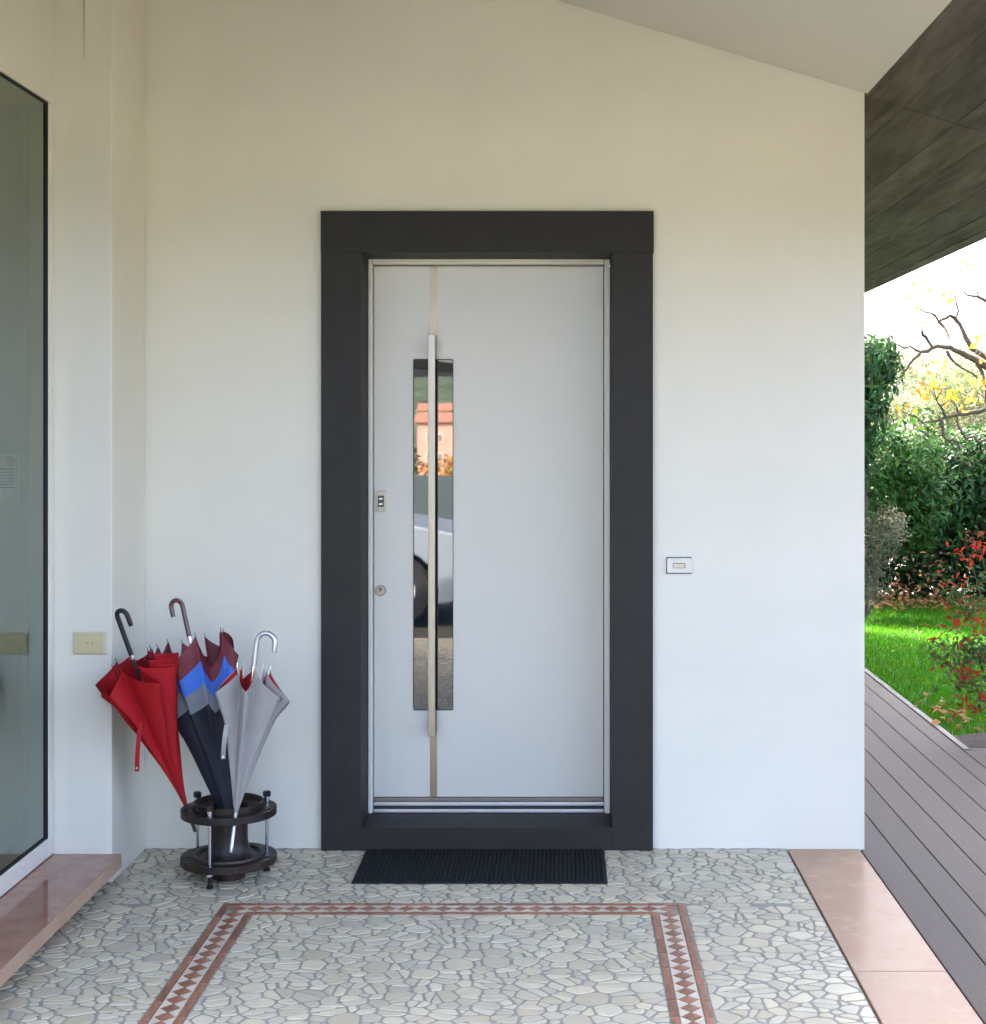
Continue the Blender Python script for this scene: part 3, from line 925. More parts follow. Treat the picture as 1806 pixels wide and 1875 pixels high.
for a in rodA:
    cx_, cy_ = 0.147*math.cos(a), 0.147*math.sin(a)
    rod = lathe('rod', [(0, 0.012), (0.0058, 0.012), (0.0058, 0.279), (0, 0.279)], 'chrome', st, 14, cx_, cy_)
    lathe('bolt_head', [(0, 0.2795), (0.0145, 0.2795), (0.0145, 0.295), (0.012, 0.2985), (0, 0.2985)], 'iron', rod, 6, cx_, cy_, smooth=False)
    lathe('spacer', [(0.0062, 0.2585), (0.0095, 0.2585), (0.0095, 0.279), (0.0062, 0.279)], 'chrome', rod, 16, cx_, cy_)
    lathe('nut', [(0.0062, 0.046), (0.011, 0.046), (0.011, 0.0585), (0.0062, 0.0585)], 'chrome', rod, 6, cx_, cy_, smooth=False)
    lathe('foot', [(0, 0.004), (0.0125, 0.004), (0.0125, 0.012), (0.0085, 0.0155), (0.0085, 0.0455), (0, 0.0455)], 'iron', rod, 12, cx_, cy_)

# ------------------------------------------------------------------ umbrellas
def umbrella(name, label, apex, top, L, Rr, A, swirl, power, hem, bands, lining, handle, hook_r, hook_ang, hook_tail, hstraight, hr_, fer, fer_mat, spin=0.0, strap=None, seed=1, shaft='chrome', squash=1.0, openf=1.0):
    rn = random.Random(seed)
    apex, top = Vector(apex), Vector(top)
    ax = (top-apex); H = ax.length; z = ax.normalized()
    xax = Vector((1, 0, 0)); xax = (xax - z*xax.dot(z)).normalized(); yax = z.cross(xax)
    root = empty(name, (0, 0, 0), label, 'umbrella', 'umbrellas in the stand')
    root.matrix_world = Matrix((( xax.x, yax.x, z.x, apex.x), (xax.y, yax.y, z.y, apex.y), (xax.z, yax.z, z.z, apex.z), (0, 0, 0, 1)))
    root.location = apex
    root.rotation_euler = Matrix((xax, yax, z)).transposed().to_euler()
    NG, NS = 8, 14
    ts = [0.0, 0.03, 0.07, 0.12, 0.18, 0.25, 0.32, 0.40, 0.48, 0.55, 0.62, 0.69, 0.76, 0.82, 0.88, 0.94, 1.0]
    for e in [b[0] for b in bands]:
        if 0 < e < 1:
            ts = [t for t in ts if abs(t-e) > 0.02] + [e]
    ts = sorted(ts)
    gv = [(rn.uniform(0.75, 1.3), rn.uniform(0.6, 1.4), rn.uniform(0.9, 1.12), rn.uniform(-0.18, 0.18), rn.uniform(0.7, 1.3)) for _ in range(NG)]
    def P(i, s, t, k=1.0):
        a0, a1 = gv[i % NG], gv[(i+1) % NG]
        rr = (a0[2]*(1-s)+a1[2]*s)*Rr
        bulge = 0.7*(1-abs(2*s-1)) + 0.3*math.sin(PI*s)
        r = 0.006 + rr*(t**power)*(1 + A*a0[0]*t**0.5*bulge**1.3)
        th = (i + s + swirl*a0[1]*min(t*1.6, 1)*bulge + a0[3]*(1-s)+a1[3]*s)*2*PI/NG + spin
        wr = 1 + (0.035*math.sin(9*t+i*2.1+6*s) + 0.022*math.sin(23*t+i*3.7+11*s))*t
        z_ = L*t*(1 - hem*a0[4]*bulge*t*t)
        return Vector((r*k*wr*math.cos(th), r*k*wr*math.sin(th)*squash, z_))
    def skin(nm, k, mats, bandsel):
        bm = bmesh.new(); rings = []
        for t in ts:
            rings.append([bm.verts.new(P(i, s/NS, t, k)) for i in range(NG) for s in range(NS)])
        n = NG*NS
        for q, (Aa, B) in enumerate(zip(rings, rings[1:])):
            tm = (ts[q]+ts[q+1])/2
            mi = 0
            if bandsel:
                for bi, (e, _) in enumerate(bands):
                    if tm < e: mi = bi; break
            for j in range(n):
                f = bm.faces.new((Aa[j], Aa[(j+1) % n], B[(j+1) % n], B[j])); f.material_index = mi
        o = finish(nm, bm, mats, root, smooth=True, recalc=False)
        return o
    can = skin('canopy', 1.0, [b[1] for b in bands], True)
    skin('lining', 0.955, [lining], False)
    # ribs with their tips standing clear of the cloth
    for i in range(NG):
        p0, p1, p2 = P(i, 0, 0.05, 0.94), P(i, 0, 0.6, 0.94), P(i, 0, 1.0, 0.985)
        d = (p2-p1).normalized()
        tube('rib', [p0, p1, p2, p2 + d*0.013], [0.0014, 0.0014, 0.0014, 0.0011], 'chrome' if lining == 'red_lining' and name != 'x' else 'dark_plastic', root, 5)
    tube('shaft', [(0, 0, 0.02), (0, 0, H)], 0.0052, shaft, root, 10)
    tube('ferrule', [(0, 0, 0.015), (0, 0, -fer*0.8), (0, 0, -fer*0.8-0.0005), (0, 0, -fer)], [0.0075, 0.0062, 0.0066, 0.006], fer_mat, root, 12)
    # crook handle
    ca, sa = math.cos(hook_ang), math.sin(hook_ang)
    path = [(0, 0, H), (0, 0, H+hstraight*0.5), (0, 0, H+hstraight)]
    for k in range(1, 11):
        a = PI*k/10
        u = hook_r*(1-math.cos(a)); path.append((u*ca, u*sa, H+hstraight+hook_r*math.sin(a)))
    path.append((2*hook_r*ca, 2*hook_r*sa, H+hstraight-hook_tail*0.6)); path.append((2*hook_r*ca, 2*hook_r*sa, H+hstraight-hook_tail))
    hd_ = tube('handle', path, [hr_]*(len(path)-1)+[hr_*0.9], handle, root, 12)
    tube('collar', [(0, 0, H-0.012), (0, 0, H+0.004)], hr_*1.06, 'chrome', hd_, 12)
    if strap:
        i, s0, t0, down, sm = strap
        p = P(i, s0, t0, 1.03)
        rot = root.rotation_euler.to_matrix().inverted()
        dn = rot @ Vector((0.0, -0.02, -1)).normalized()
        wv = rot @ Vector((1, 0, 0)); nv = rot @ Vector((0, -1, 0))
        bm = bmesh.new(); rows = []
        for k in range(7):
            f = k/6
            c = p + dn*down*f + nv*(0.006 + 0.012*math.sin(PI*f)) - wv*0.012*f
            rows.append([bm.verts.new(c + wv*a + nv*b) for a, b in ((-0.008, 0), (0.008, 0), (0.008, 0.0018), (-0.008, 0.0018))])
        for Aa, B in zip(rows, rows[1:]):
            for q in range(4): bm.faces.new((Aa[q], Aa[(q+1) % 4], B[(q+1) % 4], B[q]))
        bm.faces.new(rows[0]); bm.faces.new(rows[-1][::-1])
        so = finish('strap', bm, sm, root)
        c = p + dn*down*0.93 + nv*0.0085 - wv*0.011
        tube('snap_button', [c, c + nv*0.0035], 0.0042, 'chrome', so, 10)
    return root

hR = (SX+0.150*math.cos(hr), SY+0.150*math.sin(hr), 0.268)
hS = (SX+0.150*math.cos(hs), SY+0.150*math.sin(hs), 0.268)
umbrella('umbrella', 'red umbrella with a black crook handle leaning left in the stand', hR, (-1.515, -0.565, 0.838), 0.592, 0.066, 1.20, 0.80, 1.08, 0.105,
         [(1.1, 'red_cloth')], 'red_cloth', 'black_handle', 0.024, R(-25), 0.036, 0.150, 0.0088, 0.10, 'dark_plastic', spin=0.35,
         strap=(4, 0.8, 0.66, 0.17, 'red_cloth'), seed=3, shaft='dark_plastic')
umbrella('umbrella', 'navy umbrella with blue, grey and maroon bands and a brown wooden handle', (-1.2030, -0.360, 0.15), (-1.383, -0.270, 0.862), 0.735, 0.135, 0.30, -0.30, 0.92, 0.14,
         [(0.66, 'navy_cloth'), (0.765, 'grey_cloth'), (0.875, 'blue_cloth'), (1.1, 'maroon_cloth')], 'maroon_cloth', 'wood_handle', 0.026, R(232), 0.034, 0.12, 0.0088, 0.06, 'dark_plastic', spin=-0.30, seed=8, shaft='chrome')
umbrella('umbrella', 'small silver umbrella with red lining and a silver crook handle', hS, (-1.098, -0.500, 0.785), 0.520, 0.050, 1.30, 0.42, 0.86, 0.16,
         [(1.1, 'silver_cloth')], 'red_lining', 'silver_handle', 0.034, R(-8), 0.030, 0.095, 0.0092, 0.135, 'silver_handle', spin=0.2,
         strap=(4, 0.6, 0.66, 0.12, 'silver_cloth'), seed=5, shaft='chrome')

# ------------------------------------------------------------------ plants
def leaves(name, P, nrm, L, W, colr, m, parent, fold=0.25, droop=0.3):
    """one leaf (4 triangles, folded along the midrib) per point"""
    n = len(P)
    d = rng.normal(0, 1, (n, 3)); d[:, 2] -= droop
    d -= nrm*(d*nrm).sum(1, keepdims=True)*0.8
    d /= np.linalg.norm(d, axis=1, keepdims=True)+1e-9
    s = np.cross(d, nrm); s /= np.linalg.norm(s, axis=1, keepdims=True)+1e-9
    u = np.cross(s, d)
    l = L*rng.uniform(0.65, 1.25, (n, 1)); wd = W*rng.uniform(0.7, 1.2, (n, 1))
    V = np.empty((n, 6, 3))
    V[:, 0] = P
    V[:, 1] = P + d*l*0.45 + s*wd*0.5 + u*wd*fold
    V[:, 2] = P + d*l*0.45 - s*wd*0.5 + u*wd*fold
    V[:, 3] = P + d*l*0.5
    V[:, 4] = P + d*l - u*l*0.12
    V[:, 5] = P + d*l*0.75 - u*l*0.02
    f = np.array([[0, 3, 1], [0, 2, 3], [1, 3, 4], [3, 2, 4]])
    F = (np.arange(n)[:, None, None]*6 + f[None]).reshape(-1, 3)
    T = np.repeat(colr, 6, 0)
    return np_mesh(name, V.reshape(-1, 3), F, m, parent, T)

def blobs(n, lobes, shell=0.55):
    """points through lobes (cx,cy,cz,rx,ry,rz), denser near the surface, with outward normals"""
    lobes = np.array(lobes, float)
    vol = lobes[:, 3]*lobes[:, 4]*lobes[:, 5]; k = rng.choice(len(lobes), n, p=vol**0.67/np.sum(vol**0.67))
    v = rng.normal(0, 1, (n, 3)); v /= np.linalg.norm(v, axis=1, keepdims=True)
    r = shell + (1-shell)*rng.random((n, 1))**0.7
    r *= 1 + 0.16*np.sin(v[:, :1]*7+k[:, None])*np.cos(v[:, 1:2]*6)
    Pp = lobes[k, :3] + v*r*lobes[k, 3:]
    return Pp, v
def jitter_norm(v, a=0.7, up=0.3):
    q = v + rng.normal(0, a, v.shape); q[:, 2] += up
    return q/np.linalg.norm(q, axis=1, keepdims=True)
def tint(n, c, spread=0.3, hue=0.15):
    c = np.array(c)*rng.uniform(1-spread, 1+spread, (n, 1))
    c[:, 0] *= rng.uniform(1-hue, 1+hue*2, n)
    return c

# laurel hedge, seen from x 2.7 to 4
hedge = empty('laurel_hedge', (4.4, 9.3, 0), 'dense dark green laurel hedge at the back of the lawn', 'hedge')
lob = []
hr_ = random.Random(3)
for i in range(112):
    x = hr_.uniform(1.0, 7.4); z = hr_.uniform(0.2, 1.6)
    lob.append((x, 9.2+hr_.uniform(-0.35, 0.4) + 0.1*z, z, hr_.uniform(0.28, 0.5), hr_.uniform(0.25, 0.42), hr_.uniform(0.25, 0.42)))
for i in range(18):
    for zz in (0.22, 0.65, 1.1):
        lob.append((0.9+i*0.37, 9.15, zz, 0.34, 0.3, 0.32))
P, nv = blobs(78000, lob, 0.6)
P[:, 2] = np.abs(P[:, 2])
cl = tint(len(P), (0.019, 0.060, 0.018), 0.55, 0.25)
yg = rng.random(len(P)) < 0.10; cl[yg] = tint(yg.sum(), (0.055, 0.15, 0.018), 0.3, 0.3)
keep(leaves('foliage', P, jitter_norm(nv, 0.55, 0.45), 0.090, 0.036, cl, 'leaf', None), hedge)
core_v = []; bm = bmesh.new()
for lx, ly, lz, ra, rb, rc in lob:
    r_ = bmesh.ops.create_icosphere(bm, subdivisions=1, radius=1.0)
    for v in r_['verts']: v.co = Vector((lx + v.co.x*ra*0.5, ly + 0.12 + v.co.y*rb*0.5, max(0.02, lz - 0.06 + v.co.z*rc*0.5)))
keep(finish('core_fill', bm, 'hedge_core'), hedge)  # dark blobs added inside the hedge so sunlit ground doesn't show through
for i in range(9):
    x = 2.5+i*0.55
    keep(tube('trunk', [(x, 9.25, -0.05), (x+0.05, 9.2, 0.5), (x-0.04, 9.3, 1.2)], [0.045, 0.035, 0.015], 'bark', None, 7), hedge)

# tall big-leaved evergreen at the wall's edge
ev = empty('evergreen_tree', (2.72, 7.7, 0), 'tall glossy evergreen with drooping leaves beside the house corner', 'tree')
keep(tube('trunk', [(2.72, 7.7, -0.05), (2.70, 7.7, 0.9), (2.74, 7.72, 1.7), (2.72, 7.7, 2.3)], [0.05, 0.04, 0.03, 0.012], 'bark', None, 8), ev)
P, nv = blobs(3600, [(2.70, 7.7, 2.15, 0.32, 0.35, 0.40), (2.62, 7.6, 1.72, 0.26, 0.35, 0.35), (2.84, 7.65, 2.28, 0.18, 0.2, 0.22), (2.55, 7.7, 1.3, 0.28, 0.3, 0.3), (2.40, 7.75, 2.0, 0.3, 0.3, 0.34), (2.45, 7.9, 0.95, 0.25, 0.3, 0.3)], 0.45)
keep(leaves('crown', P, jitter_norm(nv, 0.5, 0.2), 0.12, 0.036, tint(len(P), (0.026, 0.085, 0.024), 0.5, 0.3), 'leaf', None, droop=1.1), ev)
# yellow-green young shoots under it
sh = empty('laurel_bush', (2.85, 8.3, 0), 'yellow green laurel bush below the tall evergreen', 'bush')
P, nv = blobs(4600, [(2.85, 8.3, 1.45, 0.38, 0.3, 0.3), (3.25, 8.45, 1.38, 0.35, 0.3, 0.26), (2.8, 8.3, 0.95, 0.4, 0.3, 0.45), (3.3, 8.5, 0.9, 0.4, 0.3, 0.45)], 0.6)
keep(leaves('foliage', P, jitter_norm(nv, 0.5, 0.5), 0.095, 0.034, tint(len(P), (0.032, 0.095, 0.020), 0.45, 0.3), 'leaf', None), sh)
keep(tube('trunk', [(2.9, 8.3, -0.05), (2.95, 8.3, 0.5), (2.9, 8.3, 1.3)], [0.04, 0.03, 0.01], 'bark', None, 7), sh)

# grey-leaved shrub
gs = empty('grey_shrub', (2.72, 7.5, 0), 'small grey green shrub at the hedge foot by the wall edge', 'shrub')
P, nv = blobs(5200, [(2.70, 7.5, 0.62, 0.26, 0.26, 0.26), (2.90, 7.55, 0.78, 0.17, 0.2, 0.2), (2.6, 7.45, 0.30, 0.3, 0.26, 0.24), (2.45, 7.5, 0.55, 0.3, 0.3, 0.3)], 0.35)
c_ = tint(len(P), (0.15, 0.165, 0.11), 0.35, 0.15)
rr_ = rng.random(len(P)) < 0.03; c_[rr_] = tint(rr_.sum(), (0.42, 0.22, 0.10), 0.2)
keep(leaves('foliage', P, jitter_norm(nv, 0.8, 0.4), 0.040, 0.017, c_, 'leaf_matte', None), gs)
keep(tube('stem', [(2.68, 7.5, -0.03), (2.69, 7.5, 0.3), (2.72, 7.52, 0.7)], [0.018, 0.012, 0.006], 'bark', None, 6), gs)

# pale olive tree far behind
ol = empty('olive_tree', (5.4, 15.6, 0), 'pale silvery olive tree behind the hedge', 'tree')
lob = []
for i in range(34):
    a = hr_.uniform(0, 2*PI); r_ = hr_.uniform(0, 1)**0.5
    lob.append((5.45+1.9*r_*math.cos(a), 15.6+1.3*r_*math.sin(a), 2.15+hr_.uniform(-1.1, 0.85)*(1.1-r_*0.6), hr_.uniform(0.3, 0.55), hr_.uniform(0.3, 0.55), hr_.uniform(0.25, 0.45)))
for i in range(16):
    lob.append((hr_.uniform(4.1, 6.6), 15.3+hr_.uniform(-0.5, 0.5), hr_.uniform(0.9, 1.9), hr_.uniform(0.35, 0.5), 0.4, hr_.uniform(0.3, 0.4)))
P, nv = blobs(30000, lob, 0.3)
keep(leaves('crown', P, jitter_norm(nv, 0.9, 0.2), 0.075, 0.020, tint(len(P), (0.105, 0.135, 0.065), 0.4, 0.15), 'leaf_matte', None, droop=0.5), ol)
keep(tube('trunk', [(5.4, 15.6, -0.1), (5.35, 15.6, 0.7), (5.5, 15.6, 1.5), (5.4, 15.6, 2.4)], [0.16, 0.12, 0.09, 0.03], 'bark', None, 9), ol)

for tx, ty, tr, tz, lab_ in ((0.4, 21.5, 1.7, 2.0, 'leftmost round green tree far behind the hedge'), (2.6, 23.0, 1.5, 1.9, 'second round green tree from the left far behind the hedge'), (10.2, 20.5, 1.8, 2.2, 'largest round green tree to the right of the olive tree'), (12.6, 17.0, 1.7, 2.1, 'rightmost round green tree far behind the hedge')):
    gt = empty('garden_tree', (tx, ty, -0.06), lab_, 'tree', 'trees beyond the hedge')
    lb_ = [(tx+hr_.uniform(-0.6, 0.6)*tr, ty+hr_.uniform(-0.5, 0.5)*tr, tz+hr_.uniform(-0.7, 0.5), tr*hr_.uniform(0.35, 0.6), tr*0.5, hr_.uniform(0.4, 0.7)) for _ in range(12)]
    P, nv = blobs(4500, lb_, 0.4)
    keep(leaves('crown', P, jitter_norm(nv, 0.8, 0.3), 0.14, 0.06, tint(len(P), (0.05, 0.085, 0.03), 0.4, 0.25), 'leaf_matte', None), gt)
    keep(tube('trunk', [(tx, ty, -0.1), (tx+0.05, ty, 0.8), (tx, ty, tz)], [0.13, 0.10, 0.05], 'bark', None, 8), gt)

# gnarled fruit tree with the last yellow leaves
ft = empty('fruit_tree', (3.95, 5.65, 0), 'gnarled nearly bare fruit tree with a few yellow leaves', 'tree')
def bp(X, Y, dd=0.0):
    """branch point from measured place; dd = depth offset from the tree's plane (metres)"""
    d = 11.6 + dd
    u, v_ = 1540 + X/3.605, 480 + Y/3.605
    return ((u-1028)*d/FPX, d+CAM_Y, CAM_Z-(v_-789)*d/FPX)
keep(tube('trunk', [(3.97, 5.65, -0.05), (3.93, 5.66, 0.45), (3.86, 5.64, 0.95), (3.80, 5.63, 1.45), (3.66, 5.64, 1.85), bp(1180, 700)], [0.115, 0.095, 0.09, 0.085, 0.07, 0.06], 'bark', None, 10), ft)
br = [
 ([(1200,760,0),(1060,720,-.05),(959,690,-.1),(880,640,-.12),(780,590,-.15),(720,560,-.18),(660,556,-.2),(600,565,-.22),(530,590,-.25),(480,640,-.28),(440,700,-.3),(405,735,-.3)], 30, 6),
 ([(530,590,-.25),(460,555,-.22),(400,560,-.2),(365,540,-.2)], 11, 4),
 ([(1200,740,0),(1060,680,.05),(959,630,.1),(880,580,.12),(850,540,.12),(800,440,.14),(760,380,.15),(720,350,.15),(670,375,.15),(645,395,.15),(620,350,.12),(560,330,.1),(510,300,.1),(490,258,.1)], 24, 4),
 ([(645,390,.15),(690,440,.1),(715,530,0),(720,560,-.18)], 15, 11),
 ([(760,380,.15),(775,320,.2),(755,230,.22),(700,180,.25),(650,140,.25)], 11, 4),
 ([(1180,420,.2),(1060,300,.25),(959,255,.3),(900,225,.3),(830,215,.3),(780,180,.3)], 22, 5),
 ([(900,225,.3),(895,200,.3),(945,185,.3),(935,150,.3)], 9, 4),
 ([(1230,900,0),(1080,945,-.05),(959,965,-.1),(860,990,-.1),(790,1000,-.1),(700,1020,-.15),(620,1050,-.15),(545,1060,-.2),(500,1020,-.2),(410,990,-.2)], 24, 4),
 ([(690,1020,-.15),(660,950,-.2),(630,905,-.2)], 12, 6),
 ([(660,1040,-.15),(675,1120,-.2),(690,1165,-.2),(740,1170,-.2),(775,1190,-.2),(790,1240,-.2)], 12, 7),
 ([(1100,1230,-.1),(1000,1150,-.1),(910,1190,-.15),(880,1148,-.15),(820,1160,-.15),(775,1080,-.15),(770,1010,-.12)], 13, 7),
 ([(700,585,-.2),(760,670,-.25),(830,715,-.2),(900,760,-.15)], 12, 6),
 ([(890,645,-.12),(930,720,-.1),(945,780,-.1),(955,870,-.1),(965,960,-.1)], 14, 10),
 ([(605,560,-.22),(560,490,-.25),(535,452,-.25)], 12, 12),
 ([(780,1000,-.1),(765,955,-.1)], 11, 9),
]
for path, r0, r1 in list(br)[:9]:      # the far side of the crown, out of frame
    br.append(([(2450-X, Y-60, -dd+0.15) for X, Y, dd in path], r0, r1))
allbr = []
for path, r0, r1 in br:
    n = len(path)
    pp = [Vector(bp(*p)) for p in path]
    rad = [0.82*(r0+(r1-r0)*i/(n-1))/3.605*11.6/FPX*hr_.uniform(0.85, 1.2) for i in range(n)]
    # extra kinks
    q, qr = [], []
    for i in range(n-1):
        q.append(pp[i]); qr.append(rad[i])
        q.append((pp[i]+pp[i+1])/2 + Vector((hr_.uniform(-1, 1), hr_.uniform(-1, 1), hr_.uniform(-1, 1)))*0.010); qr.append((rad[i]+rad[i+1])/2*hr_.uniform(0.9, 1.15))
    q.append(pp[-1]); qr.append(rad[-1])
    allbr += q
    keep(tube('branch', q, qr, 'bark', None, 7), ft)
spots = [(560,800,7),(590,840,10),(650,640,8),(640,800,6),(870,880,10),(750,910,9),(460,165,4),(490,235,5),(800,25,5),(660,170,7),(550,360,4),(950,570,9),(950,790,9),(470,960,7),(930,470,3),(640,860,6),(380,950,4),(730,830,6),(770,780,5),(680,260,3),(540,880,5),(1100,500,20),(1150,800,20),(1080,250,12)]
P = []
for X, Y, n in spots:
    c0 = np.array(bp(X, Y, hr_.uniform(-.3, .2)))
    near = min(allbr, key=lambda q: (q-Vector(c0)).length)
    if 0.03 < (near-Vector(c0)).length < 0.6:
        md_ = (near+Vector(c0))/2 + Vector((hr_.uniform(-.03, .03), hr_.uniform(-.03, .03), 0.03))
        keep(tube('twig', [near, md_, c0], [0.0045, 0.0032, 0.0018], 'bark', None, 5), ft)
    P.append(c0 + rng.normal(0, 0.035, (max(2, int(n*1.2)), 3)))
P = np.concatenate(P)
c_ = tint(len(P), (0.46, 0.34, 0.03), 0.3, 0.2)
gsel = rng.random(len(P)) < 0.4; c_[gsel] = tint(gsel.sum(), (0.30, 0.40, 0.05), 0.25)
osel = rng.random(len(P)) < 0.12; c_[osel] = tint(osel.sum(), (0.60, 0.25, 0.05), 0.2)
nn = rng.normal(0, 1, P.shape); nn /= np.linalg.norm(nn, axis=1, keepdims=True)
keep(leaves('leaves', P, nn, 0.065, 0.042, c_, 'leaf_matte', None), ft)

# nandina by the deck corner
na = empty('red_leaved_shrub', (2.42, 2.2, 0), 'delicate shrub with red and green leaves at the deck corner', 'shrub')
def pn(u, v_, d): return np.array(((u-1028)*d/FPX, d+CAM_Y, CAM_Z-(v_-789)*d/FPX))
Pg, Pr, stems = [], [], []
base = np.array((2.40, 2.18, -0.02))
tips = [(1795,1000,8.2,'r'),(1775,1015,8.1,'r'),(1815,985,8.2,'r'),(1750,1080,8.15,'m'),(1780,1110,8.0,'g'),(1775,1150,7.95,'r'),(1745,1143,8.0,'r'),(1800,1140,7.9,'r'),(1720,1200,8.05,'g'),(1735,1185,8.0,'g'),(1760,1230,7.9,'r'),(1780,1225,7.95,'r'),(1755,1250,7.95,'g'),(1770,1290,7.9,'r'),(1790,1285,7.85,'r'),(1800,1200,7.9,'g'),(1790,1180,8.1,'g'),(1775,1185,8.0,'g'),(1860,1040,8.2,'r'),(1880,1120,8.1,'g'),(1850,1180,8.0,'g'),(1900,1200,8.1,'r'),(1840,1240,7.9,'g'),(1830,1060,8.1,'g'),(1920,1100,8.2,'r')]
for u, v_, d, kd in tips:
    c0 = pn(u, v_, d+0.15)
    b0 = base + np.array((hr_.uniform(-.06, .06), hr_.uniform(-.05, .05), 0))
    mid = b0*0.45 + c0*0.55 + np.array((0.03, 0.02, 0.06))
    keep(tube('stem', [tuple(b0), tuple(b0*0.75+mid*0.25+np.array((0, 0, .05))), tuple(mid), tuple(c0)], [0.006, 0.005, 0.0035, 0.0018], 'stem', None, 5), na)
    n = 17 if kd == 'r' else 44
    (Pr if kd == 'r' else Pg).append(c0 + rng.normal(0, 1, (n, 3))*np.array((0.055, 0.055, 0.035)))
    Pg.append((mid+c0)/2 + rng.normal(0, 0.05, (12, 3)))
    if kd == 'm': Pr.append(c0 + rng.normal(0, 0.06, (20, 3)))
Pg, Pr = np.concatenate(Pg), np.concatenate(Pr)
up = lambda n: jitter_norm(np.tile((0., 0., 1.), (n, 1)), 0.55, 0.2)
keep(leaves('green_leaves', Pg, up(len(Pg)), 0.060, 0.018, tint(len(Pg), (0.045, 0.10, 0.03), 0.4, 0.5), 'leaf_matte', None, droop=0.7), na)
keep(leaves('red_leaves', Pr, up(len(Pr)), 0.062, 0.020, tint(len(Pr), (0.34, 0.034, 0.016), 0.4, 0.2), 'leaf_matte', None, droop=0.7), na)

# dry leaves at the hedge foot and by the deck
n = 420
P = np.stack([rng.uniform(2.3, 5, n), rng.uniform(8.0, 8.75, n), rng.uniform(0.0, 0.05, n)], 1)
P2 = np.stack([rng.normal(3.05, 0.10, 60), rng.normal(8.2, 0.1, 60), np.abs(rng.normal(0.06, 0.1, 60))], 1)
P4 = np.stack([rng.normal(3.45, 0.16, 110), rng.normal(8.3, 0.1, 110), np.abs(rng.normal(0.22, 0.16, 110))], 1)
P3 = np.stack([rng.normal(2.22, 0.06, 26), rng.normal(2.75, 0.25, 26), rng.uniform(0.0, 0.03, 26)], 1)
P = np.concatenate([P, P2, P3, P4])
c_ = tint(len(P), (0.36, 0.20, 0.09), 0.45, 0.2)
tag(leaves('fallen_leaves', P, up(len(P)), 0.06, 0.035, c_, 'leaf_matte', None), 'dry brown leaves scattered at the hedge foot', 'leaves', kind='stuff')
o = leaves('fallen_leaf', np.array([[2.055, 4.62, 0.012]]), np.array([[0., -0.6, 0.8]]), 0.09, 0.06, np.array([[0.55, 0.13, 0.03]]), 'leaf_matte', None)
tag(o, 'single orange fallen leaf on the deck edge by the wall', 'leaf')

# ------------------------------------------------------------------ what the door glass mirrors (behind the camera)
# garden fence
fe = empty('garden_fence', (-1.5, -16.2, -0.06), 'dark teal panel fence across the drive behind the car', 'fence')
for i in range(9):
    x = -9.5 + i*1.8
    keep(box('panel', x, x+1.79, -16.24, -16.2, -0.05, 0.98, 'fence_teal', bevel=0.004), fe)
    keep(box('post', x-0.04, x+0.03, -16.26, -16.19, -0.06, 1.02, 'fence_teal'), fe)
for nm, lab, cx_, cy_, rr2, hh, cc, ss in (('garden_bush', 'autumn orange bush behind the teal fence', -1.9, -17.6, 0.55, 1.15, (0.34, 0.20, 0.04), 3),
                               ('garden_bush', 'dark green bush left of the orange bush behind the fence', -2.9, -17.8, 0.75, 1.25, (0.05, 0.10, 0.03), 4)):
    b_ = empty(nm, (cx_, cy_, -0.06), lab, 'bush', 'bushes behind the fence')
    P, nv = blobs(2200, [(cx_, cy_, hh*0.5, rr2, rr2, hh*0.55), (cx_+0.3, cy_, hh*0.75, rr2*0.6, rr2*0.6, hh*0.4)], 0.5)
    keep(leaves('foliage', P, jitter_norm(nv, 0.6, 0.3), 0.09, 0.05, tint(len(P), cc, 0.4, 0.3), 'leaf_matte', None), b_)
    keep(tube('stem', [(cx_, cy_, -0.08), (cx_, cy_, hh*0.6)], [0.03, 0.015], 'bark', None, 6), b_)

def house(name, label, x0, x1, y, z0, z1, ridge, depth, m, wins, group):
    h_ = empty(name, ((x0+x1)/2, y, z0), label, 'house')
    keep(box('wall', x0, x1, y-depth, y, z0, z1, m), h_)
    bm = bmesh.new()
    e = 0.6
    prof = [(y+e, z1-0.1), (y+e, z1+0.1), (y-depth/2, ridge), (y-depth-e, z1+0.1), (y-depth-e, z1-0.1)]
    A = [bm.verts.new((x0-e, a, b)) for a, b in prof]; B = [bm.verts.new((x1+e, a, b)) for a, b in prof]
    for i in range(5): bm.faces.new((A[i], A[(i+1) % 5], B[(i+1) % 5], B[i]))
    bm.faces.new(A[::-1]); bm.faces.new(B)
    rf = keep(finish('roof', bm, 'roof_tile'), h_)
    for wx, wz, ww, wh in wins:
        o = keep(box('window', wx-ww/2, wx+ww/2, y+0.002, y+0.12, wz-wh/2, wz+wh/2, 'white_frame'), h_)
        o2 = box('pane', wx-ww/2+0.1, wx+ww/2-0.1, y+0.121, y+0.14, wz-wh/2+0.1, wz+wh/2-0.1, 'shutter', o)
    return h_
house('orange_house', 'orange rendered house with shuttered windows and a tiled roof across the valley', -26.5, -8, -275, -7, 3.3, 5.1, 9,
      'orange_render', [(-24.4, 0.4, 1.0, 1.6), (-22.3, 0.4, 1.0, 1.6), (-18.0, 0.4, 1.0, 1.6), (-14, 0.4, 1.0, 1.6), (-24.4, -3.2, 1.0, 1.6), (-22.3, -3.2, 1.0, 1.6), (-14, -3.2, 1.0, 1.6)], None)
house('yellow_house', 'yellow rendered house on the slope above the orange one', -34, -26.5, -360, -4, 6.6, 8.4, 8,
      'yellow_render', [(-32, 5, 1.1, 1.6), (-29.5, 5, 1.1, 1.6)], None)

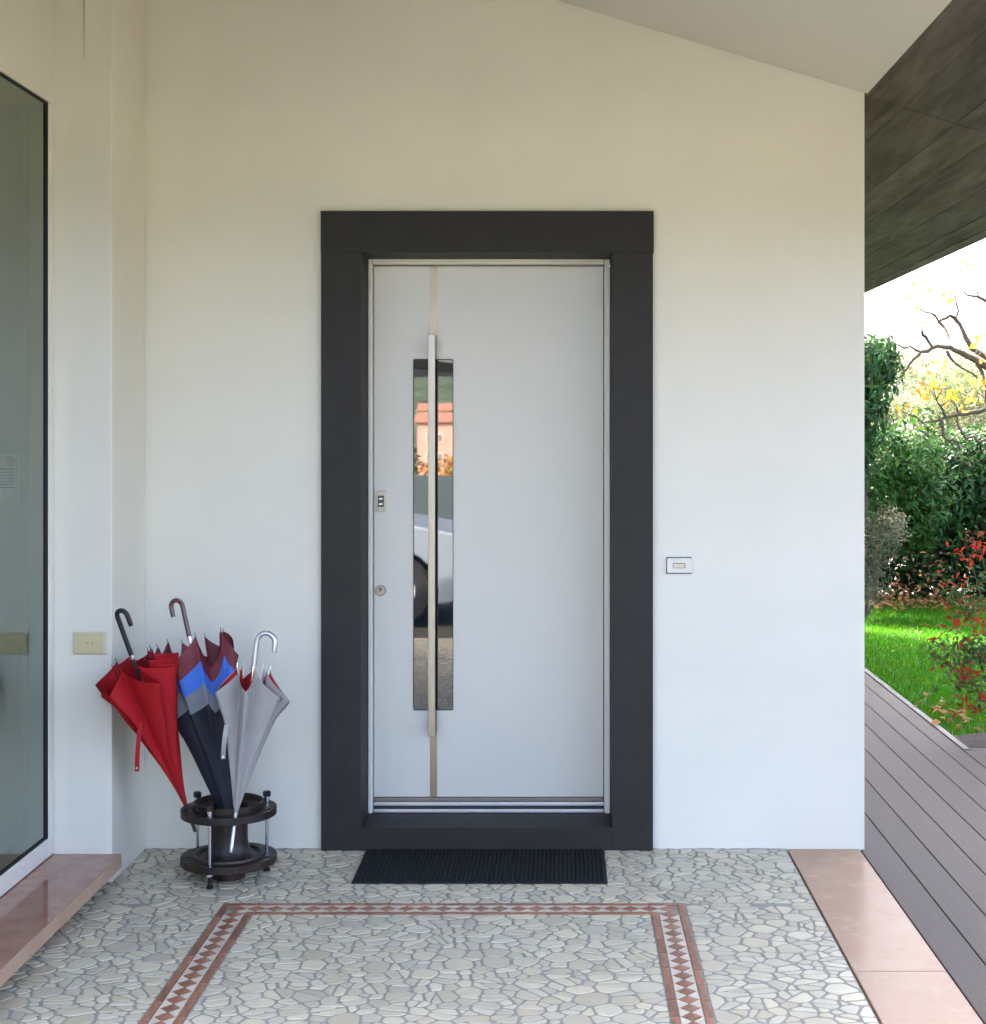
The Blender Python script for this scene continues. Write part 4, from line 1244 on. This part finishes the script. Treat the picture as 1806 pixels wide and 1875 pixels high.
# carport roof
cp = empty('carport', (-2.2, -11.5, -0.06), 'dark curved carport roof on four slim posts over the drive', 'carport')
bm = bmesh.new()
n = 14; top_, bot_ = [], []
for i in range(n+1):
    t = i/n; x = -4.6 + 4.2*t; z = 2.26 + 0.32*math.sin(PI*(0.35+0.65*t))
    top_.append((x, z+0.05)); bot_.append((x, z-0.03))
prism(bm, top_ + bot_[::-1], -13.6, -9.6)
keep(finish('roof', bm, 'carport_dark'), cp)
for px, py in ((-4.5, -9.8), (-0.45, -9.8), (-4.5, -13.4), (-0.45, -13.4)):
    keep(tube('post', [(px, py, -0.06), (px, py, 2.3)], 0.045, 'carport_dark', None, 10), cp)

# parked car, side-on to the house, just behind where the camera stands
car = empty('parked_car', (-2.2, -7.5, -0.06), 'silver white small car parked side on in the drive', 'car')
CY0, CY1 = -8.25, -6.65
def car_sec(prof, y0, y1, nm, m, parent, bev=0.0):
    bm = bmesh.new(); prism(bm, prof, y0, y1)
    return keep(finish(nm, bm, m, None, bevel=bev, seg=3), parent)
def arch(cx_, cz_, r, a0, a1, n=12):
    return [(cx_+r*math.cos(R(a0+(a1-a0)*i/n)), cz_+r*math.sin(R(a0+(a1-a0)*i/n))) for i in range(n+1)]
zb = 0.14
xw1, xw2 = -1.42, -3.72
low = [(-0.62, zb+0.06)] + [(-1.05, zb)] + arch(xw1, 0.24, 0.37, -12, 192)[0:] + arch(xw2, 0.24, 0.37, -12, 192) + [(-4.35, zb), (-4.42, 0.5), (-4.36, 0.86), (-3.9, 0.90), (-2.0, 0.90), (-1.3, 0.83), (-0.85, 0.74), (-0.62, 0.58), (-0.56, 0.40)]
car_sec(low, CY0, CY1, 'body', 'car_paint', car, 0.05)
car_sec([(-4.2, 0.88), (-1.75, 0.88), (-2.35, 1.36), (-2.7, 1.43), (-3.7, 1.41), (-4.05, 1.25)], CY0+0.12, CY1-0.12, 'cabin', 'screen_black', car, 0.06)
car_sec([(-2.33, 1.365), (-2.7, 1.44), (-3.7, 1.42), (-4.05, 1.27), (-4.03, 1.24), (-3.7, 1.37), (-2.7, 1.39), (-2.37, 1.33)], CY0+0.10, CY1-0.10, 'roof_panel', 'car_paint', car, 0.01)
car_sec([(-4.3, 0.16), (-0.75, 0.16), (-0.8, 0.55), (-4.3, 0.6)], CY0+0.12, CY1-0.20, 'underbody', 'black_rubber', car)
for xw in (xw1, xw2):
    for yy, sg in ((CY1-0.02, 1), (CY0+0.02, -1)):
        t_ = lathe('wheel', [(0.17, -0.10), (0.29, -0.10), (0.315, -0.07), (0.315, 0.07), (0.29, 0.10), (0.17, 0.10)], 'tyre', None, 32)
        t_.data.transform(Matrix.Translation((xw, yy-sg*0.10, 0.255)) @ Matrix.Rotation(R(-90*sg), 4, 'X')); keep(t_, car)
        c_ = lathe('hubcap', [(0, 0.105), (0.12, 0.10), (0.225, 0.092), (0.235, 0.08), (0.17, 0.02), (0, 0.02)], 'hubcap', None, 32)
        c_.data.transform(Matrix.Translation((xw, yy-sg*0.10, 0.255)) @ Matrix.Rotation(R(-90*sg), 4, 'X')); c_.parent = t_
for yy in (CY1-0.2, CY0+0.2):
    o = lathe('headlight', [(0, 0.03), (0.07, 0.02), (0.085, 0), (0, 0)], 'white_plastic', None, 18)
    o.data.transform(Matrix.Translation((-0.68, yy, 0.56)) @ Matrix.Rotation(R(75), 4, 'Y')); keep(o, car)
